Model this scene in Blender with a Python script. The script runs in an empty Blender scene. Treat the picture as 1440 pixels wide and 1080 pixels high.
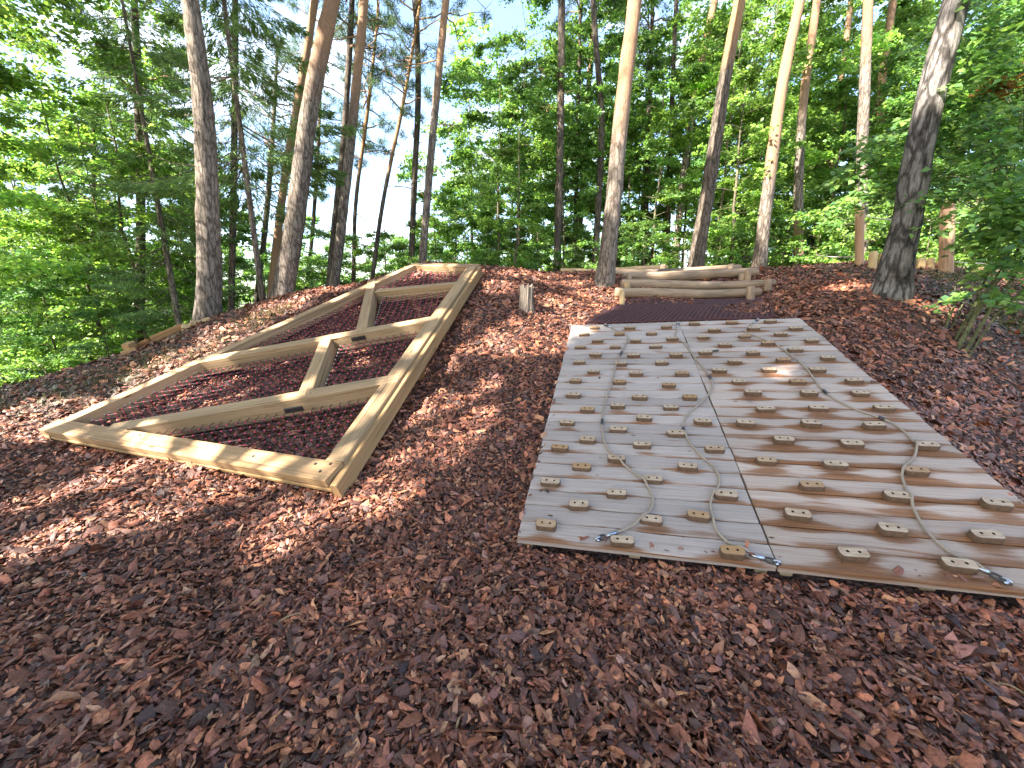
import bpy, math, random
import numpy as np
from mathutils import Vector, Matrix
random.seed(7)
RNG = np.random.default_rng(11)
SC = bpy.context.scene
COL = SC.collection
PI = math.pi

# ------------------------------------------------------------------ camera model
PITCH = math.radians(12); FOC = 550.0; CAM = np.array([0, 0, 1.5])
CP, SP = math.cos(PITCH), math.sin(PITCH)

def ray(px, py):
    x = px - 720.0; u = 540.0 - py
    return np.array([x, FOC*CP + u*SP, u*CP - FOC*SP])

def P(px, py, s):
    return CAM + s*ray(px, py)

def at_y(px, py, y):
    r = ray(px, py); return CAM + r*(y/r[1])

def project(Q):
    d = Q - CAM
    dep = d[..., 1]*CP - d[..., 2]*SP
    up = d[..., 1]*SP + d[..., 2]*CP
    dep = np.where(np.abs(dep) < 1e-6, 1e-6, dep)
    return 720 + FOC*d[..., 0]/dep, 540 - FOC*up/dep, dep

cam = bpy.data.cameras.new('camera'); co = bpy.data.objects.new('camera', cam); COL.objects.link(co)
co.location = CAM; co.rotation_euler = (PI/2 - PITCH, 0, 0)
cam.sensor_width = 36; cam.lens = 36*FOC/1440; cam.clip_end = 600; cam.clip_start = 0.02
SC.camera = co

# ------------------------------------------------------------------ object helpers
def link(o): COL.objects.link(o); return o

def mk(name, V, F, mat, parent=None, col=None, midx=None, smooth=False, uv=None):
    """mesh from vertex array and face array (all faces same size) or list of faces"""
    V = np.asarray(V, dtype=np.float32)
    me = bpy.data.meshes.new(name)
    if isinstance(F, np.ndarray):
        n, k = F.shape
        me.vertices.add(len(V)); me.vertices.foreach_set('co', V.ravel())
        me.loops.add(n*k); me.loops.foreach_set('vertex_index', F.astype(np.int32).ravel())
        me.polygons.add(n); me.polygons.foreach_set('loop_start', np.arange(0, n*k, k, dtype=np.int32))
        me.polygons.foreach_set('loop_total', np.full(n, k, dtype=np.int32))
        me.update(calc_edges=True)
    else:
        me.from_pydata(V.tolist(), [], [list(map(int, f)) for f in F]); me.update()
    for m in (mat if isinstance(mat, (list, tuple)) else [mat]): me.materials.append(m)
    if midx is not None: me.polygons.foreach_set('material_index', np.asarray(midx, dtype=np.int32))
    if smooth: me.polygons.foreach_set('use_smooth', np.ones(len(me.polygons), dtype=bool))
    if col is not None:
        a = me.color_attributes.new('col', 'FLOAT_COLOR', 'POINT')
        c = np.ones((len(V), 4), dtype=np.float32); c[:, :np.asarray(col).shape[1]] = col
        a.data.foreach_set('color', c.ravel())
    if uv is not None:
        u = me.uv_layers.new(name='UVMap'); li = np.zeros(len(me.loops), dtype=np.int32)
        me.loops.foreach_get('vertex_index', li)
        u.data.foreach_set('uv', np.asarray(uv, dtype=np.float32)[li].ravel())
    o = link(bpy.data.objects.new(name, me))
    if parent is not None:
        o.parent = parent
        o.matrix_parent_inverse = Matrix.Translation(-Vector(parent.location))
    return o

def tag(o, label, cat, group=None, kind=None):
    if label: o['label'] = label
    if cat: o['category'] = cat
    if group: o['group'] = group
    if kind: o['kind'] = kind
    return o

def thing(name, label, cat, loc=(0, 0, 0), group=None):
    o = link(bpy.data.objects.new(name, None)); o.location = [float(v) for v in loc]
    o.empty_display_size = 0.2
    return tag(o, label, cat, group)

def copy_tree(root, loc, rz=0, scale=1, zscale=None):
    r = root.copy(); COL.objects.link(r); r.location = loc; r.rotation_euler = (0, 0, rz)
    r.scale = (scale, scale, zscale or scale)
    for ch in list(root.children):
        c = ch.copy(); COL.objects.link(c); c.parent = r
    return r

class MB:
    """collects pieces of ONE part"""
    def __init__(self): self.V = []; self.F = []; self.M = []; self.C = []; self.n = 0
    def add(self, V, F, m=0, c=(1, 1, 1)):
        V = np.asarray(V, float); self.V.append(V)
        for f in F: self.F.append([i + self.n for i in f]); self.M.append(m)
        self.C.append(np.tile(np.asarray(c, float), (len(V), 1))); self.n += len(V)
    def build(self, name, mat, parent=None, smooth=False):
        return mk(name, np.concatenate(self.V), self.F, mat, parent, col=np.concatenate(self.C), midx=self.M, smooth=smooth)

def unit(v):
    v = np.asarray(v, float); n = np.linalg.norm(v); return v/(n if n > 1e-9 else 1)

def frame_of(t):
    a = np.array([0, 0, 1.0]) if abs(t[2]) < 0.95 else np.array([1.0, 0, 0])
    s = unit(np.cross(t, a)); return s, np.cross(s, t)

def tube(pts, rad, sides=8, jitter=0.0, cap=True, rng=None):
    """swept tube; returns V, F (list)"""
    pts = np.asarray(pts, float); n = len(pts); rad = np.broadcast_to(rad, (n,))
    tang = np.gradient(pts, axis=0) if n > 2 else np.tile(pts[1]-pts[0], (2, 1))
    V = []; F = []
    s, b = frame_of(unit(tang[0]))
    for i in range(n):
        t = unit(tang[i]); s = unit(s - t*s.dot(t)); b = np.cross(s, t)
        a = np.arange(sides)*2*PI/sides
        r = rad[i]*np.ones(sides)
        if jitter: r = r*(1 + (rng or RNG).normal(0, jitter, sides))
        V.append(pts[i] + np.outer(np.cos(a)*r, s) + np.outer(np.sin(a)*r, b))
    for i in range(n-1):
        for k in range(sides):
            k2 = (k+1) % sides
            F.append([i*sides+k, i*sides+k2, (i+1)*sides+k2, (i+1)*sides+k][::-1])
    if cap:
        F.append(list(range(sides))); F.append([(n-1)*sides+k for k in range(sides)][::-1])
    return np.concatenate(V), F

def smooth_path(pts, m=8):
    """Catmull-Rom"""
    p = np.asarray(pts, float); q = np.vstack([2*p[0]-p[1], p, 2*p[-1]-p[-2]]); out = []
    for i in range(1, len(q)-2):
        for t in np.linspace(0, 1, m, endpoint=False):
            a, b, c, d = q[i-1], q[i], q[i+1], q[i+2]
            out.append(.5*((2*b)+(-a+c)*t+(2*a-5*b+4*c-d)*t*t+(-a+3*b-3*c+d)*t**3))
    out.append(p[-1]); return np.array(out)

def box_between(a, b, w, d, n, bev=0.008, ext=(0, 0), tw=None):
    """beam with centre line of its TOP face a-b, in-plane width w, depth d along -n, bevelled long edges; slight waviness"""
    a = np.asarray(a, float); b = np.asarray(b, float); t = unit(b-a); n = unit(n - t*np.dot(n, t)); s = np.cross(t, n)
    a = a - t*ext[0]; b = b + t*ext[1]; L = np.linalg.norm(b-a)
    prof = [(-w/2, -bev), (-w/2+bev, 0), (w/2-bev, 0), (w/2, -bev), (w/2, -d+bev), (w/2-bev, -d), (-w/2+bev, -d), (-w/2, -d+bev)]
    k = max(2, int(L/0.15)); V = []; F = []
    for i in range(k+1):
        c = a + (b-a)*i/k
        for (x, z) in prof: V.append(c + s*x + n*z)
    for i in range(k):
        for j in range(8):
            j2 = (j+1) % 8; F.append([i*8+j, i*8+j2, (i+1)*8+j2, (i+1)*8+j])
    F.append(list(range(8))[::-1]); F.append([k*8+j for j in range(8)])
    return np.array(V), F

# ------------------------------------------------------------------ material helpers
def mat(name):
    m = bpy.data.materials.new(name); m.use_nodes = True; nt = m.node_tree
    return m, nt.nodes, nt.links, nt.nodes['Principled BSDF']

def nd(N, t, **k):
    n = N.new(t)
    for a, v in k.items():
        if a == 'inp':
            for kk, vv in v.items(): n.inputs[kk].default_value = vv
        else: setattr(n, a, v)
    return n

def ramp(N, stops):
    r = N.new('ShaderNodeValToRGB'); e = r.color_ramp.elements
    while len(e) < len(stops): e.new(0.5)
    for i, (p, c) in enumerate(stops): e[i].position = p; e[i].color = (*c, 1)
    return r

def mix(N, L, a, b, fac, mode='MIX'):
    m = N.new('ShaderNodeMix'); m.data_type = 'RGBA'; m.blend_type = mode
    for sock, v in ((m.inputs[6], a), (m.inputs[7], b), (m.inputs[0], fac)):
        if hasattr(v, 'links') or hasattr(v, 'is_output'): L.new(v, sock)
        elif isinstance(v, (int, float)): sock.default_value = v
        else: sock.default_value = (*v, 1)
    return m.outputs[2]

def texco(N, L, scale, which='Object'):
    t = N.new('ShaderNodeTexCoord'); m = N.new('ShaderNodeMapping'); m.inputs['Scale'].default_value = scale
    L.new(t.outputs[which], m.inputs[0]); return m.outputs[0]

def bump(N, L, h, strength, dist, bsdf):
    b = N.new('ShaderNodeBump'); b.inputs['Strength'].default_value = strength; b.inputs['Distance'].default_value = dist
    L.new(h, b.inputs['Height']); L.new(b.outputs[0], bsdf.inputs['Normal']); return b

def m_attr(name, rough=0.8, spec=0.3, trans=0.0, noise=0.0, nscale=40):
    m, N, L, B = mat(name)
    a = nd(N, 'ShaderNodeAttribute', attribute_name='col'); c = a.outputs['Color']
    if noise:
        nz = nd(N, 'ShaderNodeTexNoise', inp={'Scale': nscale, 'Detail': 4.0})
        L.new(texco(N, L, (1, 1, 1)), nz.inputs[0])
        r = ramp(N, [(0.3, (1-noise,)*3), (0.7, (1+noise,)*3)]); L.new(nz.outputs[0], r.inputs[0])
        c = mix(N, L, c, r.outputs[0], 1.0, 'MULTIPLY')
        bump(N, L, nz.outputs[0], 0.5, 0.01, B)
    L.new(c, B.inputs['Base Color']); B.inputs['Roughness'].default_value = rough; B.inputs['Specular IOR Level'].default_value = spec
    if trans:
        t = N.new('ShaderNodeBsdfTranslucent'); mx = N.new('ShaderNodeMixShader'); mx.inputs[0].default_value = trans
        h = mix(N, L, c, (1.25, 1.28, 0.75), 1.0, 'MULTIPLY')
        L.new(h, t.inputs[0]); L.new(B.outputs[0], mx.inputs[1]); L.new(t.outputs[0], mx.inputs[2])
        L.new(mx.outputs[0], N['Material Output'].inputs[0])
    return m

def m_wood(name, light, dark, stain, stain_amt=0.3, gscale=(2, 30, 30), rough=0.75, side=None):
    """sawn / round timber, grain along the mesh's own UV u or object x; tint by 'col'"""
    m, N, L, B = mat(name)
    co_ = texco(N, L, gscale, 'UV')
    n1 = nd(N, 'ShaderNodeTexNoise', inp={'Scale': 1.0, 'Detail': 6.0, 'Roughness': 0.65, 'Distortion': 0.6}); L.new(co_, n1.inputs[0])
    r1 = ramp(N, [(0.3, dark), (0.52, light), (0.75, tuple(min(1, c*1.15) for c in light))]); L.new(n1.outputs[0], r1.inputs[0])
    co2 = texco(N, L, (gscale[0]*.35, gscale[1]*.16, 1), 'UV')
    n2 = nd(N, 'ShaderNodeTexNoise', inp={'Scale': 1.0, 'Detail': 3.0}); L.new(co2, n2.inputs[0])
    r2 = ramp(N, [(0.5, (0, 0, 0)), (0.68, (1, 1, 1))]); L.new(n2.outputs[0], r2.inputs[0])
    mm = nd(N, 'ShaderNodeMath', operation='MULTIPLY'); L.new(r2.outputs[0], mm.inputs[0]); mm.inputs[1].default_value = stain_amt
    c = mix(N, L, r1.outputs[0], stain, mm.outputs[0])
    mpc = texco(N, L, (.5, gscale[1]*2.6, 1), 'UV'); n4 = nd(N, 'ShaderNodeTexNoise', inp={'Scale': 1.0, 'Detail': 4.0, 'Distortion': .3}); L.new(mpc, n4.inputs[0])
    rc = ramp(N, [(.30, (.3, .24, .19)), (.37, (.85, .84, .82)), (.5, (1, 1, 1))]); L.new(n4.outputs[0], rc.inputs[0]); c = mix(N, L, c, rc.outputs[0], 1.0, 'MULTIPLY')
    kv = nd(N, 'ShaderNodeTexVoronoi', inp={'Scale': 1.0}); L.new(texco(N, L, (1.6, gscale[1]*.33, 1), 'UV'), kv.inputs[0])
    kr = ramp(N, [(0.0, (.35, .25, .17)), (.05, (.45, .33, .24)), (.09, (1, 1, 1))]); L.new(kv.outputs['Distance'], kr.inputs[0]); c = mix(N, L, c, kr.outputs[0], 1.0, 'MULTIPLY')
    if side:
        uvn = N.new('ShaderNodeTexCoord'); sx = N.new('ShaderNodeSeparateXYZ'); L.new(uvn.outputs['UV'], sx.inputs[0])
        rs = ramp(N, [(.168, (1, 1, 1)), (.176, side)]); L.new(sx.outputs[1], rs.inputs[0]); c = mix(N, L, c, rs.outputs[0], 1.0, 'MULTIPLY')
    at = nd(N, 'ShaderNodeAttribute', attribute_name='col')
    c = mix(N, L, c, at.outputs['Color'], 1.0, 'MULTIPLY')
    L.new(c, B.inputs['Base Color']); B.inputs['Roughness'].default_value = rough; B.inputs['Specular IOR Level'].default_value = 0.3
    bump(N, L, n1.outputs[0], 0.35, 0.004, B)
    return m

def m_bark(name, low, crack, high, plate=(14, 14, 3.2), bumpd=0.02, ck=.45, dist=.55):
    """bark: plates with dark cracks; 'col'.r = 1 where the thin orange upper bark is"""
    m, N, L, B = mat(name)
    co_ = texco(N, L, plate)
    dn = nd(N, 'ShaderNodeTexNoise', inp={'Scale': 1.9, 'Detail': 5.0}); L.new(co_, dn.inputs[0])
    vm = N.new('ShaderNodeMix'); vm.data_type = 'VECTOR'; vm.inputs[0].default_value = dist
    L.new(co_, vm.inputs[4]); L.new(dn.outputs['Color'], vm.inputs[5])
    v = nd(N, 'ShaderNodeTexVoronoi', feature='DISTANCE_TO_EDGE', inp={'Scale': 1.3}); L.new(vm.outputs[1], v.inputs[0])
    r = ramp(N, [(0.0, (.12,)*3), (0.05, (ck,)*3), (0.17, (1, 1, 1))]); L.new(v.outputs[0], r.inputs[0])
    nz = nd(N, 'ShaderNodeTexNoise', inp={'Scale': 3.0, 'Detail': 6.0, 'Roughness': 0.7}); L.new(co_, nz.inputs[0])
    rl = ramp(N, [(0.28, tuple(c*.45 for c in low)), (0.5, low), (0.72, tuple(c*1.55 for c in low))]); L.new(nz.outputs[0], rl.inputs[0])
    rh = ramp(N, [(0.3, tuple(c*.65 for c in high)), (0.7, tuple(c*1.25 for c in high))]); L.new(nz.outputs[0], rh.inputs[0])
    fm = nd(N, 'ShaderNodeMapping', inp={'Scale': (1.7, 1.7, .5)}); L.new(co_, fm.inputs[0])
    fn = nd(N, 'ShaderNodeTexNoise', inp={'Scale': 1.6, 'Detail': 6.0, 'Roughness': .65, 'Distortion': .5}); L.new(fm.outputs[0], fn.inputs[0])
    fr_ = ramp(N, [(.34, (.22, .2, .19)), (.47, (.8, .8, .8)), (.62, (1.0, 1.0, 1.0))]); L.new(fn.outputs[0], fr_.inputs[0])
    big = nd(N, 'ShaderNodeTexNoise', inp={'Scale': .09, 'Detail': 3.0}); L.new(co_, big.inputs[0])
    br_ = ramp(N, [(.35, (.72, .72, .70)), (.65, (1.25, 1.2, 1.12))]); L.new(big.outputs[0], br_.inputs[0])
    cl = mix(N, L, crack, rl.outputs[0], r.outputs[0]); cl = mix(N, L, cl, fr_.outputs[0], .85, 'MULTIPLY'); cl = mix(N, L, cl, br_.outputs[0], 1.0, 'MULTIPLY')
    at = nd(N, 'ShaderNodeAttribute', attribute_name='col'); sp = N.new('ShaderNodeSeparateColor'); L.new(at.outputs['Color'], sp.inputs[0])
    c = mix(N, L, cl, rh.outputs[0], sp.outputs[0])
    L.new(c, B.inputs['Base Color']); B.inputs['Roughness'].default_value = 0.9; B.inputs['Specular IOR Level'].default_value = 0.2
    ad = nd(N, 'ShaderNodeMath', operation='MULTIPLY_ADD'); L.new(nz.outputs[0], ad.inputs[0]); ad.inputs[1].default_value = 0.5; L.new(fn.outputs[0], ad.inputs[2])
    bump(N, L, ad.outputs[0], 0.9, bumpd, B)
    return m

def m_plain(name, c, rough=0.6, metal=0.0, noise=0.15, sc=60):
    m, N, L, B = mat(name)
    nz = nd(N, 'ShaderNodeTexNoise', inp={'Scale': sc, 'Detail': 4.0}); L.new(texco(N, L, (1, 1, 1)), nz.inputs[0])
    r = ramp(N, [(0.3, tuple(x*(1-noise) for x in c)), (0.7, tuple(min(1, x*(1+noise)) for x in c))]); L.new(nz.outputs[0], r.inputs[0])
    L.new(r.outputs[0], B.inputs['Base Color']); B.inputs['Roughness'].default_value = rough; B.inputs['Metallic'].default_value = metal
    return m

# ------------------------------------------------------------------ planes of the two climbing structures
def camdir(x, u, d): return unit([x, d*CP+u*SP, u*CP-d*SP])
WV = camdir(143, 310, 550); WU = camdir(2157, -13, -550); WU = unit(WU - WV*WU.dot(WV)); WN = np.cross(WU, WV)
_r = ray(726, 757); WO = CAM + _r*((1.5-.07)/-_r[2])
WW, WL = 2.835, 3.748
def on_wall(px, py, h=0.0):
    r = ray(px, py); t = (WO + WN*h - CAM).dot(WN)/r.dot(WN); d = CAM + r*t - WO
    return d.dot(WU), d.dot(WV)
def wallp(u, v, h=0.0): return WO + WU*u + WV*v + WN*h

FO = P(53, 605, .0077); _b = P(463, 675, .0051); _t = P(672, 373, .0125)
FU = unit(_b-FO); FV = _t-_b; FV = unit(FV - FU*FV.dot(FU)); FN = np.cross(FU, FV)
def frp(u, v, h=0.0): return FO + FU*u + FV*v + FN*h

# ------------------------------------------------------------------ terrain
ctrl = []
def cz(x, y, z): ctrl.append((x, y, z))
def cp(px, py, s): q = P(px, py, s); ctrl.append(tuple(q))
for x in (-12, -8, -5, -2.5, 0, 2.5, 5, 9):
    for y in (-6, -2, 0.8): cz(x, y, 0.0 if x > -9 else -.1)
for u in (0, .95, 1.9, 2.83):
    for v in (0, 1.25, 2.5, 3.74): ctrl.append(tuple(wallp(u, v, -.10)))
for (u, v, h) in ((.1, .0, -.13), (2, 0, -.14), (4.1, 0, -.17), (.75, 1.5, -.3), (2.2, 1.5, -.36), (3.7, 1.5, -.36), (.9, 3.2, -.22), (2.2, 3.2, -.36),
                  (3.4, 3.2, -.34), (1.5, 5.0, -.16), (2.4, 4.9, -.22), (3.2, 4.9, -.2), (-.35, 1.5, -.1), (.35, 3.3, -.1), (4.35, 1.0, -.3), (3.95, 2.6, -.3), (3.6, 4.2, -.26)):
    ctrl.append(tuple(frp(u, v, h)))
for a in ((740, 437, .0103), (760, 384, .0158), (690, 385, .0135), (590, 373, .0144), (1250, 412, .0095), (1345, 478, .0085), (1440, 710, .0049),
          (1440, 560, .0075), (1440, 420, .0115), (1440, 388, .014), (1333, 380, .0135), (1213, 370, .015), (1150, 374, .016), (868, 426, .0127), (1068, 422, .0125),
          (970, 424, .0126), (880, 412, .0132), (1075, 408, .0132), (970, 390, .0155), (820, 388, .0152), (850, 402, .0138), (1050, 380, .0165), (470, 406, .0148), (395, 423, .0150), (293, 467, .0143),
          (180, 513, .0135), (100, 545, .013), (0, 552, .013), (-150, 560, .0125), (940, 383, .0168)): cp(*a)
for a in ((-13, 8.5, -1.6), (-9.5, 9.5, -1.6), (-7, 10.5, -1.1), (-4.6, 10.5, .6), (-2, 10.5, 1.6), (1, 11.5, 1.8), (5, 12, 2.05), (9, 11, 2.1), (13, 9, 2.1), (14, 5, 1.3), (15, 0, .4),
          (-16, 3, -.8), (-20, 16, -5), (-10, 16, -4), (-3, 16, -1.2), (2, 17, .6), (8, 18, 1.4), (16, 16, 1.8), (0, 28, -1.5), (14, 30, 0.5), (-14, 30, -6), (30, 30, 1), (-32, 30, -8), (0, 60, -4), (45, 60, 0),
          (-45, 60, -10), (30, 5, 1), (-30, 3, -3), (30, -15, 0), (-30, -15, -1), (0, -15, 0), (90, 90, 0), (-90, 90, -12), (0, 110, -6)): cz(*a)
ctrl = np.array(ctrl)
def _phi(d2): return 0.5*d2*np.log(d2 + 1e-9)
_n = len(ctrl); _X = ctrl[:, :2]
_A = np.zeros((_n+3, _n+3)); _A[:_n, :_n] = _phi(((_X[:, None]-_X[None])**2).sum(-1)) + np.eye(_n)*0.02
_A[:_n, _n] = 1; _A[:_n, _n+1:] = _X; _A[_n, :_n] = 1; _A[_n+1:, :_n] = _X.T
_W = np.linalg.solve(_A, np.concatenate([ctrl[:, 2], np.zeros(3)]))
def H_exact(x, y):
    x = np.asarray(x, float); y = np.asarray(y, float); sh = x.shape
    q = np.stack([x.ravel(), y.ravel()], 1); out = np.empty(len(q))
    for i in range(0, len(q), 20000):
        b = q[i:i+20000]; out[i:i+20000] = _phi(((b[:, None]-_X[None])**2).sum(-1)) @ _W[:_n] + _W[_n] + b @ _W[_n+1:]
    h = out.reshape(sh)
    near = np.exp(-((y-4)/9)**2)
    return h + near*0.018*(np.sin(x*3.1+y*1.7)+np.sin(x*1.3-y*2.9+1)+.6*np.sin(x*6.3+2*np.sin(y*4)))
_gx = np.arange(-16, 16.01, .08); _gy = np.arange(-3, 18.01, .08)
_GH = H_exact(*np.meshgrid(_gx, _gy, indexing='ij'))
def H(x, y):
    x = np.asarray(x, float); y = np.asarray(y, float)
    inside = (x > -15.9) & (x < 15.9) & (y > -2.9) & (y < 17.9)
    fx = np.clip((x+16)/.08, 0, len(_gx)-1.001); fy = np.clip((y+3)/.08, 0, len(_gy)-1.001)
    i = fx.astype(int); j = fy.astype(int); a = fx-i; b = fy-j
    r = _GH[i, j]*(1-a)*(1-b)+_GH[i+1, j]*a*(1-b)+_GH[i, j+1]*(1-a)*b+_GH[i+1, j+1]*a*b
    if np.all(inside): return r
    return np.where(inside, r, H_exact(x, y))
def grad(x, y):
    e = .08; return (H(x+e, y)-H(x-e, y))/(2*e), (H(x, y+e)-H(x, y-e))/(2*e)
def ground_at(px, py):
    r = ray(px, py); s = np.arange(.0015, .05, .00004); q = CAM + s[:, None]*r
    d = q[:, 2]-H(q[:, 0], q[:, 1]); k = np.argmax(d < 0)
    return q[k] if (d < 0).any() else q[-1]

# ground material : dark bark mulch seen between the chips, forest litter away from the play area
def m_ground():
    m, N, L, B = mat('mulch_ground')
    c0 = texco(N, L, (1, 1, 1))
    v = nd(N, 'ShaderNodeTexVoronoi', inp={'Scale': 38.0}); mp = texco(N, L, (1, 1.0, 1)); L.new(mp, v.inputs[0])
    r = ramp(N, [(0.0, (.02, .011, .009)), (.35, (.045, .021, .015)), (.7, (.085, .04, .028)), (1.0, (.16, .09, .06))]); L.new(v.outputs['Color'], r.inputs[0])
    n = nd(N, 'ShaderNodeTexNoise', inp={'Scale': .55, 'Detail': 5.0}); L.new(c0, n.inputs[0])
    r2 = ramp(N, [(.42, (0, 0, 0)), (.62, (1, 1, 1))]); L.new(n.outputs[0], r2.inputs[0])
    v2 = nd(N, 'ShaderNodeTexNoise', inp={'Scale': 22.0, 'Detail': 6.0}); L.new(c0, v2.inputs[0])
    r3 = ramp(N, [(.3, (.025, .02, .01)), (.5, (.07, .045, .022)), (.7, (.13, .085, .045))]); L.new(v2.outputs[0], r3.inputs[0])
    at = nd(N, 'ShaderNodeAttribute', attribute_name='col'); sp = N.new('ShaderNodeSeparateColor'); L.new(at.outputs['Color'], sp.inputs[0])
    c = mix(N, L, r.outputs[0], r3.outputs[0], sp.outputs[0])
    L.new(c, B.inputs['Base Color']); B.inputs['Roughness'].default_value = .9
    bump(N, L, v.outputs['Distance'], 1.0, .03, B); return m
gx = np.unique(np.concatenate([np.arange(-12, 12.01, .1), np.linspace(-90, -12, 40), np.linspace(12, 90, 40)]))
gy = np.unique(np.concatenate([np.arange(-1, 13.01, .1), np.linspace(-12, -1, 12), np.linspace(13, 110, 50)]))
X, Y = np.meshgrid(gx, gy, indexing='ij'); Z = H_exact(X, Y)
nx, ny = X.shape; idx = np.arange(nx*ny).reshape(nx, ny)
Fq = np.stack([idx[:-1, :-1].ravel(), idx[1:, :-1].ravel(), idx[1:, 1:].ravel(), idx[:-1, 1:].ravel()], 1)
def litter(x, y):
    l = np.clip((-x-4.4-(y < 5)*np.clip(5-y, 0, 3)*.8)/1.2, 0, 1)*np.clip((y-3.0)/2, 0, 1)
    r = np.clip((x-5.2)/1.0, 0, 1)*np.clip((y-3.2)/1.2, 0, 1)*.75
    f = np.clip((y-10)/1.5, 0, 1)
    return np.clip(np.maximum(np.maximum(l*.6, r*.8), f), 0, 1)
lit = litter(X.ravel(), Y.ravel())
g = mk('ground', np.stack([X.ravel(), Y.ravel(), Z.ravel()], 1), Fq, m_ground(), col=np.stack([lit]*3, 1), smooth=True)
g['kind'] = 'structure'

# ------------------------------------------------------------------ sun and the gaps cut in the canopy for its patches
SUN = unit([-.60, -.42, .68])
patches = []   # (xyz, radius)
for (px, py, r) in ((175, 735, .22), (225, 728, .24), (285, 718, .26), (345, 706, .24), (410, 698, .2), (465, 702, .18), (540, 700, .14), (562, 845, .0),
                    (585, 610, .27), (600, 590, .2), (640, 597, .24), (680, 590, .09), (610, 560, .1), (700, 545, .1), (730, 480, .28), (765, 470, .22), (705, 405, .2), (765, 392, .32), (720, 388, .2),
                    (820, 432, .3), (845, 418, .25), (800, 450, .2), (800, 395, .25), (60, 583, .3), (120, 590, .28), (20, 600, .22), (200, 578, .2), (300, 560, .26), (330, 540, .18),
                    (230, 520, .3), (330, 470, .3), (400, 430, .3), (460, 408, .3), (1210, 398, .2), (1190, 405, .15), (1290, 392, .15), (100, 690, .16), (60, 700, .12), (160, 668, .1), (1335, 440, .15),
                    (660, 490, .09), (640, 640, .07), (420, 760, .06)):
    patches.append((ground_at(px, py), r))
for (u, v, r) in ((.35, .08, .12), (1.9, .1, .1), (2.6, .1, .12), (3.3, .1, .08), (3.9, .8, .11), (3.95, .45, .06), (3.7, 2.0, .12), (3.5, 2.9, .1), (.2, .5, .1), (.4, 1.3, .1), (.8, 2.6, .12), (1.1, 3.6, .12),
                  (2.2, 2.2, .1), (1.2, 1.8, .1), (3.2, 2.6, .08), (2.4, 2.0, .08), (1.6, 4.9, .2), (2.4, 5.1, .2), (3.1, 4.6, .1), (1.5, 4.2, .1), (2.8, 1.0, .08), (1.5, .25, .08)):
    patches.append((frp(u, v), r))
for px, pts_ in ((.0141, ((294, 430), (293, 360), (292, 290), (289, 210), (284, 130), (276, 60))), (.0150, ((400, 390), (412, 320), (424, 250), (434, 170), (448, 90))), (.0140, ((872, 190), (880, 110), (888, 40), (866, 260)))):
    for (a_, b_) in pts_: patches.append((at_y(a_, b_, P(pts_[0][0], 440, px)[1]), .28))
PC = np.array([q for q, r in patches]); PR = np.array([r for q, r in patches])
def shades_patch(Q):
    """True for points of the canopy that would throw shade on one of the sunlit spots"""
    out = np.zeros(len(Q), bool)
    for c, r in zip(PC, PR):
        d = Q - c; t = d @ SUN; e = d - t[:, None]*SUN
        out |= (t > .5) & ((e**2).sum(1) < (r*1.3+.15)**2)
    return out

CLOUD = 5.0
world = bpy.data.worlds.new('World'); SC.world = world; world.use_nodes = True
wn = world.node_tree.nodes; wl = world.node_tree.links
sky = wn.new('ShaderNodeTexSky'); sky.sky_type = 'NISHITA'; sky.sun_disc = False
EL = math.asin(SUN[2]); AZ = math.atan2(SUN[0], SUN[1])
sky.sun_elevation = EL; sky.sun_rotation = AZ; sky.air_density = 1.0; sky.dust_density = 1.4; sky.ozone_density = 1.0
bg = wn['Background']; wtc = wn.new('ShaderNodeTexCoord'); wmp = wn.new('ShaderNodeMapping'); wmp.inputs['Scale'].default_value = (1, 1, 2.2); wl.new(wtc.outputs['Generated'], wmp.inputs[0])
cn = wn.new('ShaderNodeTexNoise'); cn.inputs['Scale'].default_value = 2.6; cn.inputs['Detail'].default_value = 7; cn.inputs['Roughness'].default_value = .6; wl.new(wmp.outputs[0], cn.inputs[0])
cr = ramp(wn, [(.50, (0, 0, 0)), (.74, (.85, .85, .85))]); wl.new(cn.outputs[0], cr.inputs[0])
wl.new(mix(wn, wl, sky.outputs[0], (CLOUD, CLOUD*.985, CLOUD*.96), cr.outputs[0]), bg.inputs[0]); bg.inputs[1].default_value = 0.12
sl = bpy.data.lights.new('sun', 'SUN'); so = link(bpy.data.objects.new('sun', sl))
sl.energy = 5.0; sl.angle = math.radians(.45); sl.color = (1, .95, .87)
so.rotation_euler = Vector(SUN).to_track_quat('Z', 'Y').to_euler(); so.location = (-20, -8, 30)
SC.view_settings.view_transform = 'Standard'; SC.view_settings.look = 'None'; SC.view_settings.exposure = 2.55; SC.view_settings.gamma = 1
SC.cycles.max_bounces = 9; SC.cycles.diffuse_bounces = 6; SC.cycles.transmission_bounces = 6; SC.cycles.glossy_bounces = 2
SC.cycles.use_denoising = True; SC.cycles.sample_clamp_indirect = 8
try: SC.cycles.denoiser = 'OPENIMAGEDENOISE'; SC.cycles.denoising_input_passes = 'RGB_ALBEDO_NORMAL'
except Exception: pass

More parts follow.
